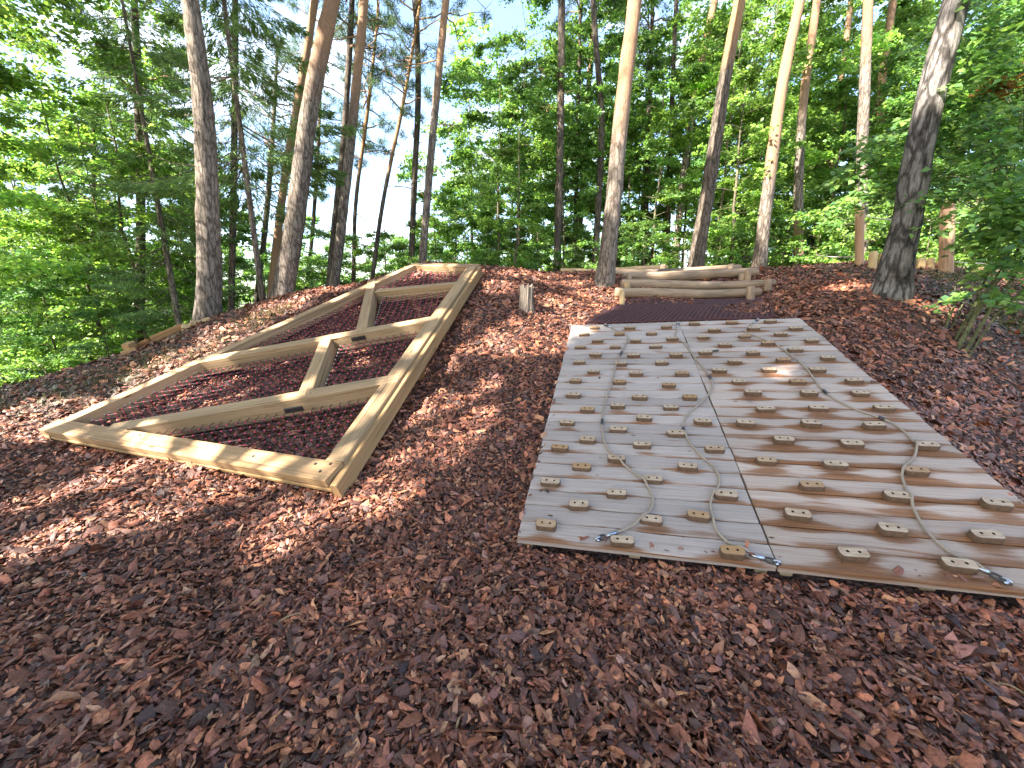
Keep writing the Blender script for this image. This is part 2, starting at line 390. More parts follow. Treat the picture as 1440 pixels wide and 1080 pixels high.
# ------------------------------------------------------------------ bark mulch (countless chips: one stuff object)
PAL = np.array([[.050, .026, .022], [.10, .045, .034], [.155, .07, .048], [.22, .115, .075], [.34, .21, .14], [.13, .085, .08], [.09, .05, .052], [.24, .17, .13]])
PALW = np.array([.17, .24, .23, .14, .04, .08, .08, .02])
def chips(n_per_m2=6600):
    rng = np.random.default_rng(3)
    x0, x1, y0, y1 = -11, 11, .45, 11.2
    n = int(n_per_m2*(x1-x0)*(y1-y0))
    x = rng.uniform(x0, x1, n); y = rng.uniform(y0, y1, n)
    d = np.hypot(x, y)
    keep = rng.random(n) < np.clip((2.2/np.maximum(d, .5))**1.45, .17, 1)
    x, y = x[keep], y[keep]; z = H(x, y); Q = np.stack([x, y, z], 1)
    px, py, dep = project(Q)
    keep = (px > -220) & (px < 1660) & (py < 1250) & (dep > .2)
    dd = Q-WO; wu, wv = dd@WU, dd@WV
    on = (wu > -.01) & (wu < WW+.01) & (wv > -.01) & (wv < WL+.01)
    edge = np.minimum(np.minimum(wu, WW-wu)*1.3, wv); spill = on & (rng.random(len(x)) < .10*np.exp(-np.maximum(edge, 0)/.022)+.0004)
    keep &= ~on | spill
    Q[spill, 2] -= (dd@WN)[spill]/WN[2]-.001
    lt = litter(x, y); keep &= rng.random(len(x)) > lt*.35
    Q = Q[keep]; lt = lt[keep]; n = len(Q); d = np.hypot(Q[:, 0], Q[:, 1])
    sc = np.clip((d/3)**.42, 1, 1.42)
    Lh = np.clip(rng.lognormal(math.log(.0315), .52, n), .012, .11)*sc
    Wd = Lh*rng.uniform(.26, .55, n); Th = np.minimum(Wd*.22, .008)*rng.uniform(.5, 1.4, n)
    gx_, gy_ = grad(Q[:, 0], Q[:, 1]); nrm = np.stack([-gx_, -gy_, np.ones(n)], 1)
    nrm += rng.normal(0, .5, (n, 3)); nrm /= np.linalg.norm(nrm, axis=1)[:, None]
    a = rng.uniform(0, 2*PI, n); t = np.stack([np.cos(a), np.sin(a), np.zeros(n)], 1)
    t -= nrm*(t*nrm).sum(1)[:, None]; t /= np.linalg.norm(t, axis=1)[:, None]; b = np.cross(nrm, t)
    c = Q.copy(); c[:, 2] += rng.uniform(-.004, .030, n)*np.clip(sc, 1, 1.5)
    tpl = np.array([(-.5, 0, 0), (-.25, -.5, 0), (.22, -.5, 0), (.5, 0, 0), (.25, .5, 0), (-.2, .5, 0), (-.2, .05, 1), (.2, -.05, 1)])
    jit = rng.normal(0, .10, (n, 8, 3)); jit[:, :, 2] = 0
    T = tpl[None]+jit
    bend = rng.normal(0, .10, n)
    Vv = c[:, None]+(T[..., 0]*Lh[:, None])[..., None]*t[:, None]+(T[..., 1]*Wd[:, None])[..., None]*b[:, None] \
        + ((T[..., 2]-.3)*Th[:, None]+bend[:, None]*Lh[:, None]*(T[..., 0]**2*4-.5))[..., None]*nrm[:, None]
    tf = np.array([(0, 1, 6), (1, 7, 6), (1, 2, 7), (2, 3, 7), (3, 4, 7), (4, 6, 7), (4, 5, 6), (5, 0, 6)])
    Fv = (np.arange(n)*8)[:, None, None]+tf[None]
    k = rng.choice(len(PAL), n, p=PALW/PALW.sum())
    cl = PAL[k]*np.array([1.40, 1.0, .70])*rng.lognormal(.06, .42, n)[:, None]; cl *= np.minimum(1, .46/cl.max(1))[:, None]
    lc = np.array([[.09, .06, .03], [.14, .085, .045], [.06, .04, .022], [.07, .07, .028], [.16, .11, .065]])[rng.integers(0, 5, n)]*rng.lognormal(0, .25, n)[:, None]
    isl = (rng.random(n) < lt*.65)[:, None]; cl = np.where(isl, lc, cl)
    print('chips', n)
    mk('bark_mulch', Vv.reshape(-1, 3), Fv.reshape(-1, 3), m_attr('bark_chip', .55, .5, 0, .3, 90), col=np.repeat(cl, 8, 0))['kind'] = 'stuff'
chips()

# ------------------------------------------------------------------ climbing wall
def m_boards():
    m, N, L, B = mat('weathered_boards')
    at = nd(N, 'ShaderNodeAttribute', attribute_name='col'); sp = N.new('ShaderNodeSeparateColor'); L.new(at.outputs['Color'], sp.inputs[0])
    stain, rnd, brown = sp.outputs[0], sp.outputs[1], sp.outputs[2]
    co_ = texco(N, L, (1, 1, 1), 'UV')      # u metres along the board, v 0-1 across + board number
    mp = nd(N, 'ShaderNodeMapping', inp={'Scale': (2.2, 13, 1)}); L.new(co_, mp.inputs[0])
    g1 = nd(N, 'ShaderNodeTexNoise', inp={'Scale': 1.0, 'Detail': 7.0, 'Roughness': .7, 'Distortion': .4}); L.new(mp.outputs[0], g1.inputs[0])
    grey = ramp(N, [(.25, (.22, .172, .145)), (.5, (.375, .315, .278)), (.75, (.47, .41, .37))]); L.new(g1.outputs[0], grey.inputs[0])
    tan = ramp(N, [(.25, (.28, .175, .118)), (.5, (.435, .315, .238)), (.75, (.525, .41, .325))]); L.new(g1.outputs[0], tan.inputs[0])
    base = mix(N, L, grey.outputs[0], tan.outputs[0], brown)
    mp2 = nd(N, 'ShaderNodeMapping', inp={'Scale': (1.1, 1.2, 1)}); L.new(co_, mp2.inputs[0])
    g2 = nd(N, 'ShaderNodeTexNoise', inp={'Scale': 1.6, 'Detail': 4.0, 'Distortion': .7}); L.new(mp2.outputs[0], g2.inputs[0])
    # wet brown edge: |v-.5| large, moved by noise, only where stain is high
    sv = N.new('ShaderNodeSeparateXYZ'); L.new(co_, sv.inputs[0])
    fr = nd(N, 'ShaderNodeMath', operation='FRACT'); L.new(sv.outputs[1], fr.inputs[0])
    s1 = nd(N, 'ShaderNodeMath', operation='SUBTRACT'); L.new(fr.outputs[0], s1.inputs[0]); s1.inputs[1].default_value = .58
    ab = nd(N, 'ShaderNodeMath', operation='ABSOLUTE'); L.new(s1.outputs[0], ab.inputs[0])
    a1 = nd(N, 'ShaderNodeMath', operation='MULTIPLY_ADD'); L.new(g2.outputs[0], a1.inputs[0]); a1.inputs[1].default_value = 1.15; L.new(ab.outputs[0], a1.inputs[2])
    a2 = nd(N, 'ShaderNodeMath', operation='MULTIPLY_ADD'); L.new(stain, a2.inputs[0]); a2.inputs[1].default_value = .55; L.new(a1.outputs[0], a2.inputs[2])
    rr = ramp(N, [(.0, (0, 0, 0)), (.43, (0, 0, 0)), (.47, (.3, .3, .3)), (.52, (.85, .85, .85)), (.62, (1, 1, 1))])
    a3 = nd(N, 'ShaderNodeMath', operation='MULTIPLY'); L.new(a2.outputs[0], a3.inputs[0]); a3.inputs[1].default_value = .40; L.new(a3.outputs[0], rr.inputs[0])
    st = ramp(N, [(.3, (.10, .042, .015)), (.6, (.27, .115, .045)), (.8, (.37, .19, .095))]); L.new(g1.outputs[0], st.inputs[0])
    c = mix(N, L, base, st.outputs[0], rr.outputs[0])
    kn = nd(N, 'ShaderNodeTexVoronoi', inp={'Scale': 1.0}); mp3 = nd(N, 'ShaderNodeMapping', inp={'Scale': (2.3, .8, 1)}); L.new(co_, mp3.inputs[0]); L.new(mp3.outputs[0], kn.inputs[0])
    kr = ramp(N, [(0.0, (1, 1, 1)), (.035, (1, 1, 1)), (.055, (0, 0, 0))]); L.new(kn.outputs['Distance'], kr.inputs[0])
    c = mix(N, L, c, (.10, .05, .03), kr.outputs[0])
    rn = ramp(N, [(0, (.82,)*3), (1, (1.14,)*3)]); L.new(rnd, rn.inputs[0]); c = mix(N, L, c, rn.outputs[0], 1.0, 'MULTIPLY')
    L.new(c, B.inputs['Base Color']); B.inputs['Roughness'].default_value = .7; B.inputs['Specular IOR Level'].default_value = .35
    bump(N, L, g1.outputs[0], .5, .004, B); return m
M_BOARD = m_boards()

SRC = []
def crop(ox, oy, pts): SRC.extend([(ox+x*.19444, oy+y*.19444) for x, y in pts])
crop(700, 430, [(700,155),(955,153),(1220,148),(625,203),(880,200),(1113,196),(723,247),(997,245),(1263,233),(597,292),(850,292),(1142,290),(707,347),(982,352),(1290,350),(590,403),(890,415),(1187,408),(693,470),(1002,485),(1335,487),(562,537),(880,545),(1238,567),(547,640),(1027,655),(868,720),(1390,655),(648,742),(1253,728),(503,838),(1060,803),(872,885),(1290,915),(650,962),(448,1020),(1045,1000)])
crop(940, 430, [(187,125),(460,115),(738,105),(333,170),(618,157),(922,157),(252,222),(553,215),(812,200),(410,278),(722,265),(1038,245),(268,333),(613,335),(918,313),(480,397),(832,385),(1155,370),(370,460),(727,457),(1078,457),(515,542),(937,540),(1345,537),(612,622),(1020,625),(1390,625),(705,740),(1088,732),(250,827),(562,843),(1033,843),(835,965),(1330,990),(335,1030)])
SRC += [(1244,572),(1229.6,597),(1304,625),(1288,661),(1175,652),(867,644),(818,655),(967,655),(918,672),(774,676),(867,693),(814,709),(768,737),(916,729),(982,724),(875,759),(1078,646),(1142,682),(1021,694),(1122,722),(1030,775),(1200,777.5),(1263,696),(1402,707),(1255,743),(1388,752),(1349,793)]
HOLDS = [on_wall(px, py, .03) for px, py in SRC]
# one more hidden by the right edge of the picture
HOLDS += [(2.72, .30)]

wall = thing('climbing_wall', 'sloping climbing wall of weathered planks dotted with wooden holds', 'climbing wall', wallp(0, 0, -.05)); wall['kind'] = 'thing'
NB = 26; BW = WL/NB
def panel(u0, u1, brown):
    V = []; Fc = []; Cc = []; UV = []; n = 0
    hu = np.array([h[0] for h in HOLDS]); hv = np.array([h[1] for h in HOLDS])
    for b in range(NB):
        v0 = b*BW+.0038; v1 = (b+1)*BW-.0038; rnd = random.random(); bz = random.uniform(-.0025, .0025); e0 = random.uniform(-.004, .004)
        us = np.linspace(u0+.003, u1-.003, 48); vs = [v0, v0+.004, v0+BW*.33, v0+BW*.66, v1-.004, v1]
        hs = [-.007, 0, .0012, .0012, 0, -.007]
        w0 = np.cumsum(RNG.normal(0, .0016, 48)); w0 -= np.linspace(w0[0], w0[-1], 48)
        top = []
        for k, (v, h) in enumerate(zip(vs, hs)):
            row = []
            for j, u in enumerate(us):
                wob = w0[j]*(1 if k > 3 else 0)
                V.append(wallp(u+(e0 if j in (0, 47) else 0), v+wob, h+bz))
                st = 0
                du = (u-hu); dv = (v-hv)
                st = np.exp(-((du/.13)**2+((dv+.03)/.075)**2)).max()*(1.35 if brown > .5 else .95)
                st += .40*brown + (.22*np.exp(-((u-1.1)/.35)**2-(v/.7)**2) if brown < .5 else 0) - (.42*min(1, max(0, v-1.0)/1.6) if brown > .5 else .30)
                Cc.append((max(0, st), rnd, np.clip(brown*(1.1-v*.28)+.10, 0, 1))); UV.append((u*1.0+rnd*9, b*3+(k-1)/3 if 0 < k < 5 else b*3+(0.01 if k == 0 else .99)))
                UV[-1] = (u+rnd*9, b+np.clip((v-v0)/(v1-v0), .001, .999))
                row.append(n); n += 1
            top.append(row)
        for k in range(5):
            for j in range(47): Fc.append([top[k][j], top[k][j+1], top[k+1][j+1], top[k+1][j]])
        # underside edge strip so that the board has thickness
        low = []
        for v in (v0, v1):
            row = []
            for j in (0, 47):
                V.append(wallp(us[j], v, -.045)); Cc.append((.6, rnd, brown)); UV.append((us[j], b+.5)); row.append(n); n += 1
            low.append(row)
        Fc.append([low[0][0], low[0][1]] + top[0][::-1]); Fc.append(top[5] + [low[1][1], low[1][0]])
        Fc.append([low[1][0], low[0][0], top[0][0], top[1][0], top[2][0], top[3][0], top[4][0], top[5][0]])
        Fc.append([low[0][1], low[1][1], top[5][-1], top[4][-1], top[3][-1], top[2][-1], top[1][-1], top[0][-1]])
        Fc.append([low[0][0], low[1][0], low[1][1], low[0][1]])
    return mk('panel', np.array(V), Fc, M_BOARD, wall, col=np.array(Cc), uv=np.array(UV))
pa = panel(0, 1.416, .22); pa['label'] = 'greyer left panel of planks'
pb = panel(1.420, WW, .80); pb['label'] = 'browner right panel of planks with rusty stains'
# frame battens under the boards
mb = MB()
for u in (.06, .7, 1.36, 1.48, 2.1, 2.77):
    V, F_ = box_between(wallp(u, .03, -.0465), wallp(u, WL-.03, -.0465), .06, .06, WN); mb.add(V, F_)
M_TIM = m_wood('pale_timber', (.40, .29, .17), (.20, .13, .075), (.16, .10, .055), .35)
mb.build('batten', M_TIM, wall)

def m_hold():
    m, N, L, B = mat('hold_wood')
    oi = N.new('ShaderNodeObjectInfo')
    nz = nd(N, 'ShaderNodeTexNoise', inp={'Scale': 1.0, 'Detail': 4.0, 'Distortion': .3}); 
    tc = N.new('ShaderNodeTexCoord'); mp = nd(N, 'ShaderNodeMapping', inp={'Scale': (12, 60, 60)}); L.new(tc.outputs['Object'], mp.inputs[0])
    ad = nd(N, 'ShaderNodeVectorMath', operation='ADD'); cb = N.new('ShaderNodeCombineXYZ'); mu = nd(N, 'ShaderNodeMath', operation='MULTIPLY'); mu.inputs[1].default_value = 50
    L.new(oi.outputs['Random'], mu.inputs[0]); L.new(mu.outputs[0], cb.inputs[0]); L.new(mp.outputs[0], ad.inputs[0]); L.new(cb.outputs[0], ad.inputs[1]); L.new(ad.outputs[0], nz.inputs[0])
    r = ramp(N, [(.3, (.30, .19, .11)), (.6, (.47, .34, .225)), (.8, (.54, .42, .30))]); L.new(nz.outputs[0], r.inputs[0])
    r2 = ramp(N, [(.62, (0, 0, 0)), (.95, (.9, .9, .9))]); L.new(oi.outputs['Random'], r2.inputs[0])
    c = mix(N, L, r.outputs[0], (.33, .17, .06), r2.outputs[0])
    nz2 = nd(N, 'ShaderNodeTexNoise', inp={'Scale': 9.0}); L.new(ad.outputs[0], nz2.inputs[0])
    L.new(c, B.inputs['Base Color']); B.inputs['Roughness'].default_value = .6
    bump(N, L, nz.outputs[0], .3, .002, B); return m
M_HOLD = m_hold()
M_HOLE = m_plain('dark_hole', (.02, .014, .01), .8); M_STEEL = m_plain('galvanised_steel', (.42, .45, .50), .32, .95, .25, 80)
M_DARKMETAL = m_plain('dark_bolt', (.06, .05, .045), .5, .6)

M_HSIDE = m_plain('hold_side_dark', (.11, .062, .034), .75, 0, .35, 45)  # side faces coloured darker than the hold's top
def hold_mesh():
    # outline: long block with chamfered lower corners, bevelled; holes are real recesses (octagon wells)
    hw, hd, hh = .066, .031, .036
    out = []
    for (sx, sy) in ((1, -1), (1, 1), (-1, 1), (-1, -1)):
        cx, cy, r = sx*(hw-.019), sy*(hd-.019), .019
        a0 = {(1, -1): -90, (1, 1): 0, (-1, 1): 90, (-1, -1): 180}[(sx, sy)]
        for k in range(4): a = math.radians(a0+k*30); out.append((cx+r*math.cos(a), cy+r*math.sin(a)))
    out = np.array(out); n = len(out)
    rings = [(1.0, 0), (1.0, hh-.006), (.955, hh)]
    V = []; F_ = []; M = []
    for s, z in rings:
        for x, y in out: V.append((x*(1-(1-s)), y*(1-(1-s)*2), z))
    for i in range(2):
        for k in range(n):
            k2 = (k+1) % n; F_.append([i*n+k, i*n+k2, (i+1)*n+k2, (i+1)*n+k]); M.append(0)
    me = bpy.data.meshes.new('climbing_hold')
    import bmesh
    bm = bmesh.new(); bv = [bm.verts.new(v) for v in V]
    for f in F_: bm.faces.new([bv[i] for i in f])
    top = [bm.edges.get((bv[2*n+k], bv[2*n+(k+1) % n])) for k in range(n)]; edges = list(top); wells = []
    for sx in (-1, 1):
        ring = [bm.verts.new((sx*.026+.0075*math.cos(a), .002+.0075*math.sin(a), hh)) for a in np.arange(10)*2*PI/10]
        deep = [bm.verts.new((v.co.x, v.co.y, hh-.016)) for v in ring]
        for k in range(10): edges.append(bm.edges.new((ring[k], ring[(k+1) % 10]))); wells.append((ring, deep))
        for k in range(10):
            f = bm.faces.new([ring[k], ring[(k+1) % 10], deep[(k+1) % 10], deep[k]]); f.material_index = 1
        f = bm.faces.new(deep); f.material_index = 1
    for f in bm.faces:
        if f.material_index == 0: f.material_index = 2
    bmesh.ops.triangle_fill(bm, use_beauty=True, edges=edges)
    bmesh.ops.recalc_face_normals(bm, faces=bm.faces)
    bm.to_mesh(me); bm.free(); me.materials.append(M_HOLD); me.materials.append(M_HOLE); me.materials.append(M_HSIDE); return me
HM = hold_mesh()
_bt = tube([(0, 0, 0), (0, 0, .004)], .0052, 6); BM = bpy.data.meshes.new('bolt'); BM.from_pydata(_bt[0].tolist(), [], _bt[1]); BM.materials.append(M_DARKMETAL)
order = sorted(HOLDS, key=lambda h: h[1])
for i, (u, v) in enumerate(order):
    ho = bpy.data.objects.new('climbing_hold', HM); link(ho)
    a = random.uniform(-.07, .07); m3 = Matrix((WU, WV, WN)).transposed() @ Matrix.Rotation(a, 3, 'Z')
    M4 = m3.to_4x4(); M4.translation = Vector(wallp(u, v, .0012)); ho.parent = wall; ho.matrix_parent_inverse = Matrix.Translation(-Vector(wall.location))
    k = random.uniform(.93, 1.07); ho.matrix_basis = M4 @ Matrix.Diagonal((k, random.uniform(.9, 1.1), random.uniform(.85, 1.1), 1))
    if i < 45:
        for sx in (-1, 1):
            bo = link(bpy.data.objects.new('bolt', BM)); bo.parent = ho; bo.location = (sx*.026, .002, .0205)

# ropes lying on the wall
def m_rope():
    m, N, L, B = mat('rope_twist')
    w = nd(N, 'ShaderNodeTexWave', bands_direction='DIAGONAL', inp={'Scale': 60.0, 'Distortion': 1.5}); L.new(texco(N, L, (1, 1, 1)), w.inputs[0])
    r = ramp(N, [(0, (.23, .17, .12)), (1, (.45, .36, .27))]); L.new(w.outputs[0], r.inputs[0]); L.new(r.outputs[0], B.inputs['Base Color']); B.inputs['Roughness'].default_value = .85
    bump(N, L, w.outputs[0], .6, .003, B); return m
M_ROPE = m_rope(); M_SLEEVE = m_plain('black_sleeve', (.03, .03, .035), .5)
def rope(pts, sleeves, label, cut=None):
    uv = [on_wall(px, py, .014) for px, py in pts]
    W = smooth_path([(u, v, 0) for u, v in uv], 10)
    hu = np.array(HOLDS)
    path = []
    for u, v, _ in W:
        d = np.hypot((hu[:, 0]-u)/.075, (hu[:, 1]-v)/.04).min()
        path.append(wallp(u, v, .0125 + .034*max(0, min(1, (1.35-d)/.5))))
    path = np.array(path)
    for _ in range(3): path[1:-1] = (path[:-2]+2*path[1:-1]+path[2:])/4
    t = thing('climbing_rope', label, 'rope', path[0], 'ropes on the climbing wall')
    mb = MB(); V, F_ = tube(path, .0075, 8); mb.add(V, F_); mb.build('rope_strand', M_ROPE, t, True)
    for k in sleeves:
        i = int(k*(len(path)-1)); i = max(1, min(len(path)-4, i)); V, F_ = tube(path[i-1:i+3]+WN*.001, .0125, 8); mb = MB(); mb.add(V, F_); mb.build('sleeve', M_SLEEVE, t, True)
    # end: ferrule, thimble eye, shackle
    for (e, d) in ((path[-1], unit(path[-1]-path[-4])), (path[0], unit(path[0]-path[3]))):
        d = unit(d - WN*d.dot(WN)); s = np.cross(WN, d); mb = MB()
        V, F_ = tube([e-d*.075, e-d*.005], .0115, 8); mb.add(V, F_); mb.build('ferrule', M_STEEL, t, True)
        a = np.linspace(0, 2*PI, 15)
        mb = MB(); V, F_ = tube([e+d*(.024-.026*math.cos(q))+s*.017*math.sin(q) for q in a], .0055, 6, cap=False); mb.add(V, F_); mb.build('thimble', M_DARKMETAL, t, True)
        mb = MB(); c = e+d*.052
        V, F_ = tube([c+d*.018*math.cos(q)+WN*.018*math.sin(q) for q in np.linspace(-.3, PI+.3, 9)], .005, 6); mb.add(V, F_)
        V, F_ = tube([c-d*.0+WN*-.013, c+WN*.004], .012, 8); mb.add(V, F_); mb.build('eye_bolt', M_STEEL, t, True)
    return t
rope([(854,458),(864,463),(878,470),(883,475),(878,488),(869,505),(864,522),(858,545),(850,570),(847,590),(848,612),(853,628),(866,645),(882,657),(905,676),(917,695),(916,714),(903,730),(880,743),(852,754)], [.24, .48], 'left rope on the grey panel with two dark knots, ending beside the lowest hold')
rope([(953,456),(950,474),(962,482),(976,501),(989,517),(1000,533),(1001,547),(990,562),(967,583),(961,600),(966,616),(985,640),(1005,657),(1012,675),(1008,688),(1000,701),(1000,720),(1008,745),(1025,763),(1050,777),(1076,786)], [.24, .46], 'middle rope winding close to the seam of the two panels')
rope([(1063,451),(1051,460),(1049,467),(1062,472),(1090,484),(1108,496),(1125,509),(1140,526),(1156,547),(1176,562),(1200,574),(1225,583),(1252,593),(1275,610),(1288,628),(1285,643),(1272,655),(1268,668),(1275,688),(1284,713),(1300,742),(1325,768),(1352,785),(1392,806)], [.36, .5], 'right rope snaking across the browner panel with a steel thimble end')

# ------------------------------------------------------------------ climbing net frame
def m_beam():
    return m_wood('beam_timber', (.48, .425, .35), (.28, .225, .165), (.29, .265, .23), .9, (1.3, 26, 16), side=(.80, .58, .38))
M_BEAM = m_beam()
def beam_obj(name, a, b, w, d, parent, ext=(0, 0), h=0.0, n=FN, tint=(1, 1, 1), mt=None):
    V, F_ = box_between(a, b, w, d, n, .007, ext)
    L_ = np.linalg.norm(np.asarray(b)-np.asarray(a)); k = len(V)//8
    off = random.random()*20
    uv = []
    for i in range(k):
        for j in range(8): uv.append((off+i/(k-1)*L_, off+[0, .02, .15, .17, .3, .32, .47, .49][j]))
    o = mk(name, V+unit(n)*h, F_, mt or M_BEAM, parent, col=np.tile(np.array(tint), (len(V), 1)), uv=uv)
    return o
frame = thing('climbing_net_frame', 'large sloping timber frame with rope nets and zigzag cross beams', 'climbing frame', frp(2, 0, -.25))
W_ = .17; D_ = .15
beam_obj('bottom_beam', frp(.0, .10), frp(4.06, .08), .19, .075, frame, h=.002, tint=(1.05, 1.0, .9))
beam_obj('side_beam', frp(.14, .19), frp(1.68, 5.28), .17, .20, frame, h=0)
beam_obj('side_beam', frp(3.98, .17), frp(3.09, 4.86), .17, .20, frame, h=0, tint=(.95, .97, .95))
beam_obj('top_beam', frp(1.62, 5.28), frp(3.20, 4.90), .15, .18, frame, h=-.004)
CR = dict(c1=((1.0, .17), (3.83, 1.33)), c2=((.50, 1.49), (3.52, 2.74)), c3=((1.76, 3.86), (3.27, 4.05)))
for k, (a, b) in CR.items():
    beam_obj('cross_beam', frp(*a), frp(*b), .155 if k != 'c3' else .13, .20, frame, h=.004 if k == 'c1' else .0035, tint=(.96, 1.0, 1.0))
CN = (((2.95, .93), (2.13, 2.20)), ((2.60, 2.32), (1.26, 4.40)))
for a, b in CN:
    beam_obj('strut', frp(*a), frp(*b), .15, .19, frame, h=.007, tint=(.98, 1.0, .98))
# lower side planks that show as a step below the top
beam_obj('side_plank', frp(4.115, -.02, -.035), frp(3.215, 4.93, -.035), .055, .15, frame, tint=(.9, .85, .72))
beam_obj('front_plank', frp(-.02, .022, -.0755), frp(4.08, .007, -.0755), .06, .035, frame, tint=(.95, .88, .7))
# support posts down to the soil
for (u, v, w) in ((.32, .9, .09), (1.0, 3.2, .09)):
    q = frp(u, v, -.10)+ (FU*.11 if u > 3 else 0); z0 = float(H(q[0], q[1]))
    beam_obj('support_post', (q[0], q[1], q[2]-.02), (q[0], q[1], z0-.25), w, w, frame, n=np.array([.2, -1, 0]), tint=(.9, .7, .52))
# nets
M_NET = m_plain('net_strand', (.055, .03, .032), .8); M_KNOT = m_plain('red_knot', (.60, .05, .09), .5); M_STUD = m_plain('pale_stud', (.4, .37, .33), .4, .3)
def lerp(a, b, t): return (a[0]+(b[0]-a[0])*t, a[1]+(b[1]-a[1])*t)
SL = lambda v: .22+(v-.19)/(5.28-.19)*(1.76-.22)          # inner edge of left beam
SR = lambda v: 3.90-(v-.17)/(4.86-.17)*(3.90-3.01)        # inner edge of right beam
c1, c2, c3 = CR['c1'], CR['c2'], CR['c3']
polys = [[(1.2, .2), (SR(.2), .2), (SR(1.2), 1.2), (3.6, 1.18)],
         [(SL(.25), .2), (1.0, .22), lerp(*c1, .66), (2.05, 2.08), (SL(1.5), 1.48)],
         [lerp(*c1, .72), (3.75, 1.38), (SR(2.62), 2.62), lerp(*c2, .60)],
         [(SL(1.58), 1.6), lerp(*c2, .64), (1.30, 4.28), (SL(4.4), 4.4)],
         [lerp(*c2, .72), (SR(2.85), 2.82), (SR(3.95), 3.95), (1.9, 3.78)],
         [(1.40, 4.42), (1.72, 3.98), (SR(4.1), 4.1), (SR(4.8), 4.84), (1.75, 5.18)]]
def octa(c, r): 
    V = [c+FU*r, c-FU*r, c+FV*r, c-FV*r, c+FN*r, c-FN*r]
    return V, [(0,2,4),(2,1,4),(1,3,4),(3,0,4),(2,0,5),(1,2,5),(3,1,5),(0,3,5)]
def clip_line(poly, axis, val):
    xs = []
    for i in range(len(poly)):
        a, b = poly[i], poly[(i+1) % len(poly)]
        if (a[axis]-val)*(b[axis]-val) < 0:
            t = (val-a[axis])/(b[axis]-a[axis]); xs.append(a[1-axis]+(b[1-axis]-a[1-axis])*t)
    xs.sort(); return list(zip(xs[::2], xs[1::2]))
ROT = math.atan2(1.16, 2.83)
ca, sa = math.cos(ROT), math.sin(ROT)
def rot(q): return (q[0]*ca+q[1]*sa, -q[0]*sa+q[1]*ca)
def unrot(q): return (q[0]*ca-q[1]*sa, q[0]*sa+q[1]*ca)
for poly in polys:
    pr = [rot(q) for q in poly]; mb = MB(); cx = np.mean([q[0] for q in pr]); cy = np.mean([q[1] for q in pr])
    ext_ = max(max(q[0] for q in pr)-min(q[0] for q in pr), 1)
    def pt(a, b):
        u, v = unrot((a, b)); sag = .035*math.exp(-((a-cx)**2+(b-cy)**2)/(ext_*.35)**2)
        return frp(u, v, -.10-sag)
    G = .095
    for axis in (0, 1):
        lo = min(q[axis] for q in pr); hi = max(q[axis] for q in pr)
        for val in np.arange(math.ceil(lo/G)*G, hi, G):
            for (s0, s1) in clip_line(pr, axis, val):
                if s1-s0 < .03: continue
                ts = np.linspace(s0, s1, max(2, int((s1-s0)/.2)+1))
                path = [pt(val, t) if axis == 0 else pt(t, val) for t in ts]
                V, F_ = tube(path, .0048, 4, cap=False); mb.add(V, F_, 0)
                for e in (path[0], path[-1]):
                    V, F_ = octa(e+FN*.012, .011); mb.add(V, F_, 2)
                if axis == 0:
                    for t in np.arange(math.ceil(s0/G)*G, s1, G):
                        V, F_ = octa(pt(val, t), .0135); mb.add(V, F_, 1)
    mb.build('rope_net', [M_NET, M_KNOT, M_STUD], frame)
# dark bolts where the struts meet the cross beams and at the corner
for (u, v) in ((3.85, .12), (3.95, .06), (3.98, .14), (3.2, .10), (1.6, .14)):
    mb = MB(); V, F_ = tube([frp(u, v, .0), frp(u, v, .007)], .012, 8); mb.add(V, F_); mb.build('bolt', M_DARKMETAL, frame)
for (u, v) in ((2.93, .775), (2.58, 2.26)):
    mb = MB(); V, F_ = box_between(frp(u-.085, v-.035, -.03), frp(u+.085, v+.035, -.03), .012, .06, FN); mb.add(V, F_); mb.build('bracket', M_DARKMETAL, frame)

# ------------------------------------------------------------------ log steps, stakes, mats, stump
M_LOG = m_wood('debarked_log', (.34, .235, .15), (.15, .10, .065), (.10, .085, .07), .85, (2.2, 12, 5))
M_LOGY = m_wood('yellow_log', (.50, .34, .17), (.28, .17, .085), (.2, .12, .06), .5, (2.2, 9, 5))  # lighter, yellower log wood; paints the crest log's sunlit yellow
def log(pts, r, label, m=None, name='step_log', cat='log', group='log steps above the climbing wall'):
    pts = smooth_path(pts, 8); n = len(pts)
    pts = pts+np.stack([0*pts[:, 0], .006*np.sin(np.arange(n)*.6+len(label)), .012*np.sin(np.arange(n)*.37+len(label))], 1)
    rad = r*(1+.05*np.sin(np.arange(n)*.5+len(label)))*np.linspace(1.08, .9, n)
    rad = np.concatenate([[rad[0]*.86], rad, [rad[-1]*.86]]); t0 = unit(pts[0]-pts[1]); t1 = unit(pts[-1]-pts[-2])
    pts = np.vstack([pts[0]+t0*.012, pts, pts[-1]+t1*.012])
    V, F_ = tube(pts, rad, 14, .012); L_ = np.linalg.norm(pts[-1]-pts[0])
    uv = [(i/(n+1)*L_+len(label), (k if k < 8 else 14-k)/14+len(label)*.1) for i in range(n+2) for k in range(14)]
    o = mk(name, V, F_, m or M_LOG, col=np.ones((len(V), 3)), uv=uv, smooth=True); tag(o, label, cat, group); return o
LG = {}
def lp(px, py, s): return P(px, py, s)
log([lp(866, 411, .0129), lp(965, 414, .0128), lp(1068, 410, .0127)], .085, 'lowest step log, directly above the dark red rubber mats')
log([lp(874, 399, .0136), lp(975, 402, .0136), lp(1088, 398, .0135)], .085, 'second step log from the bottom, reaching furthest right')
log([lp(876, 390, .0148), lp(970, 388, .0148), lp(1064, 382, .0147)], .105, 'thickest step log, third from the bottom, with loose chips under it')
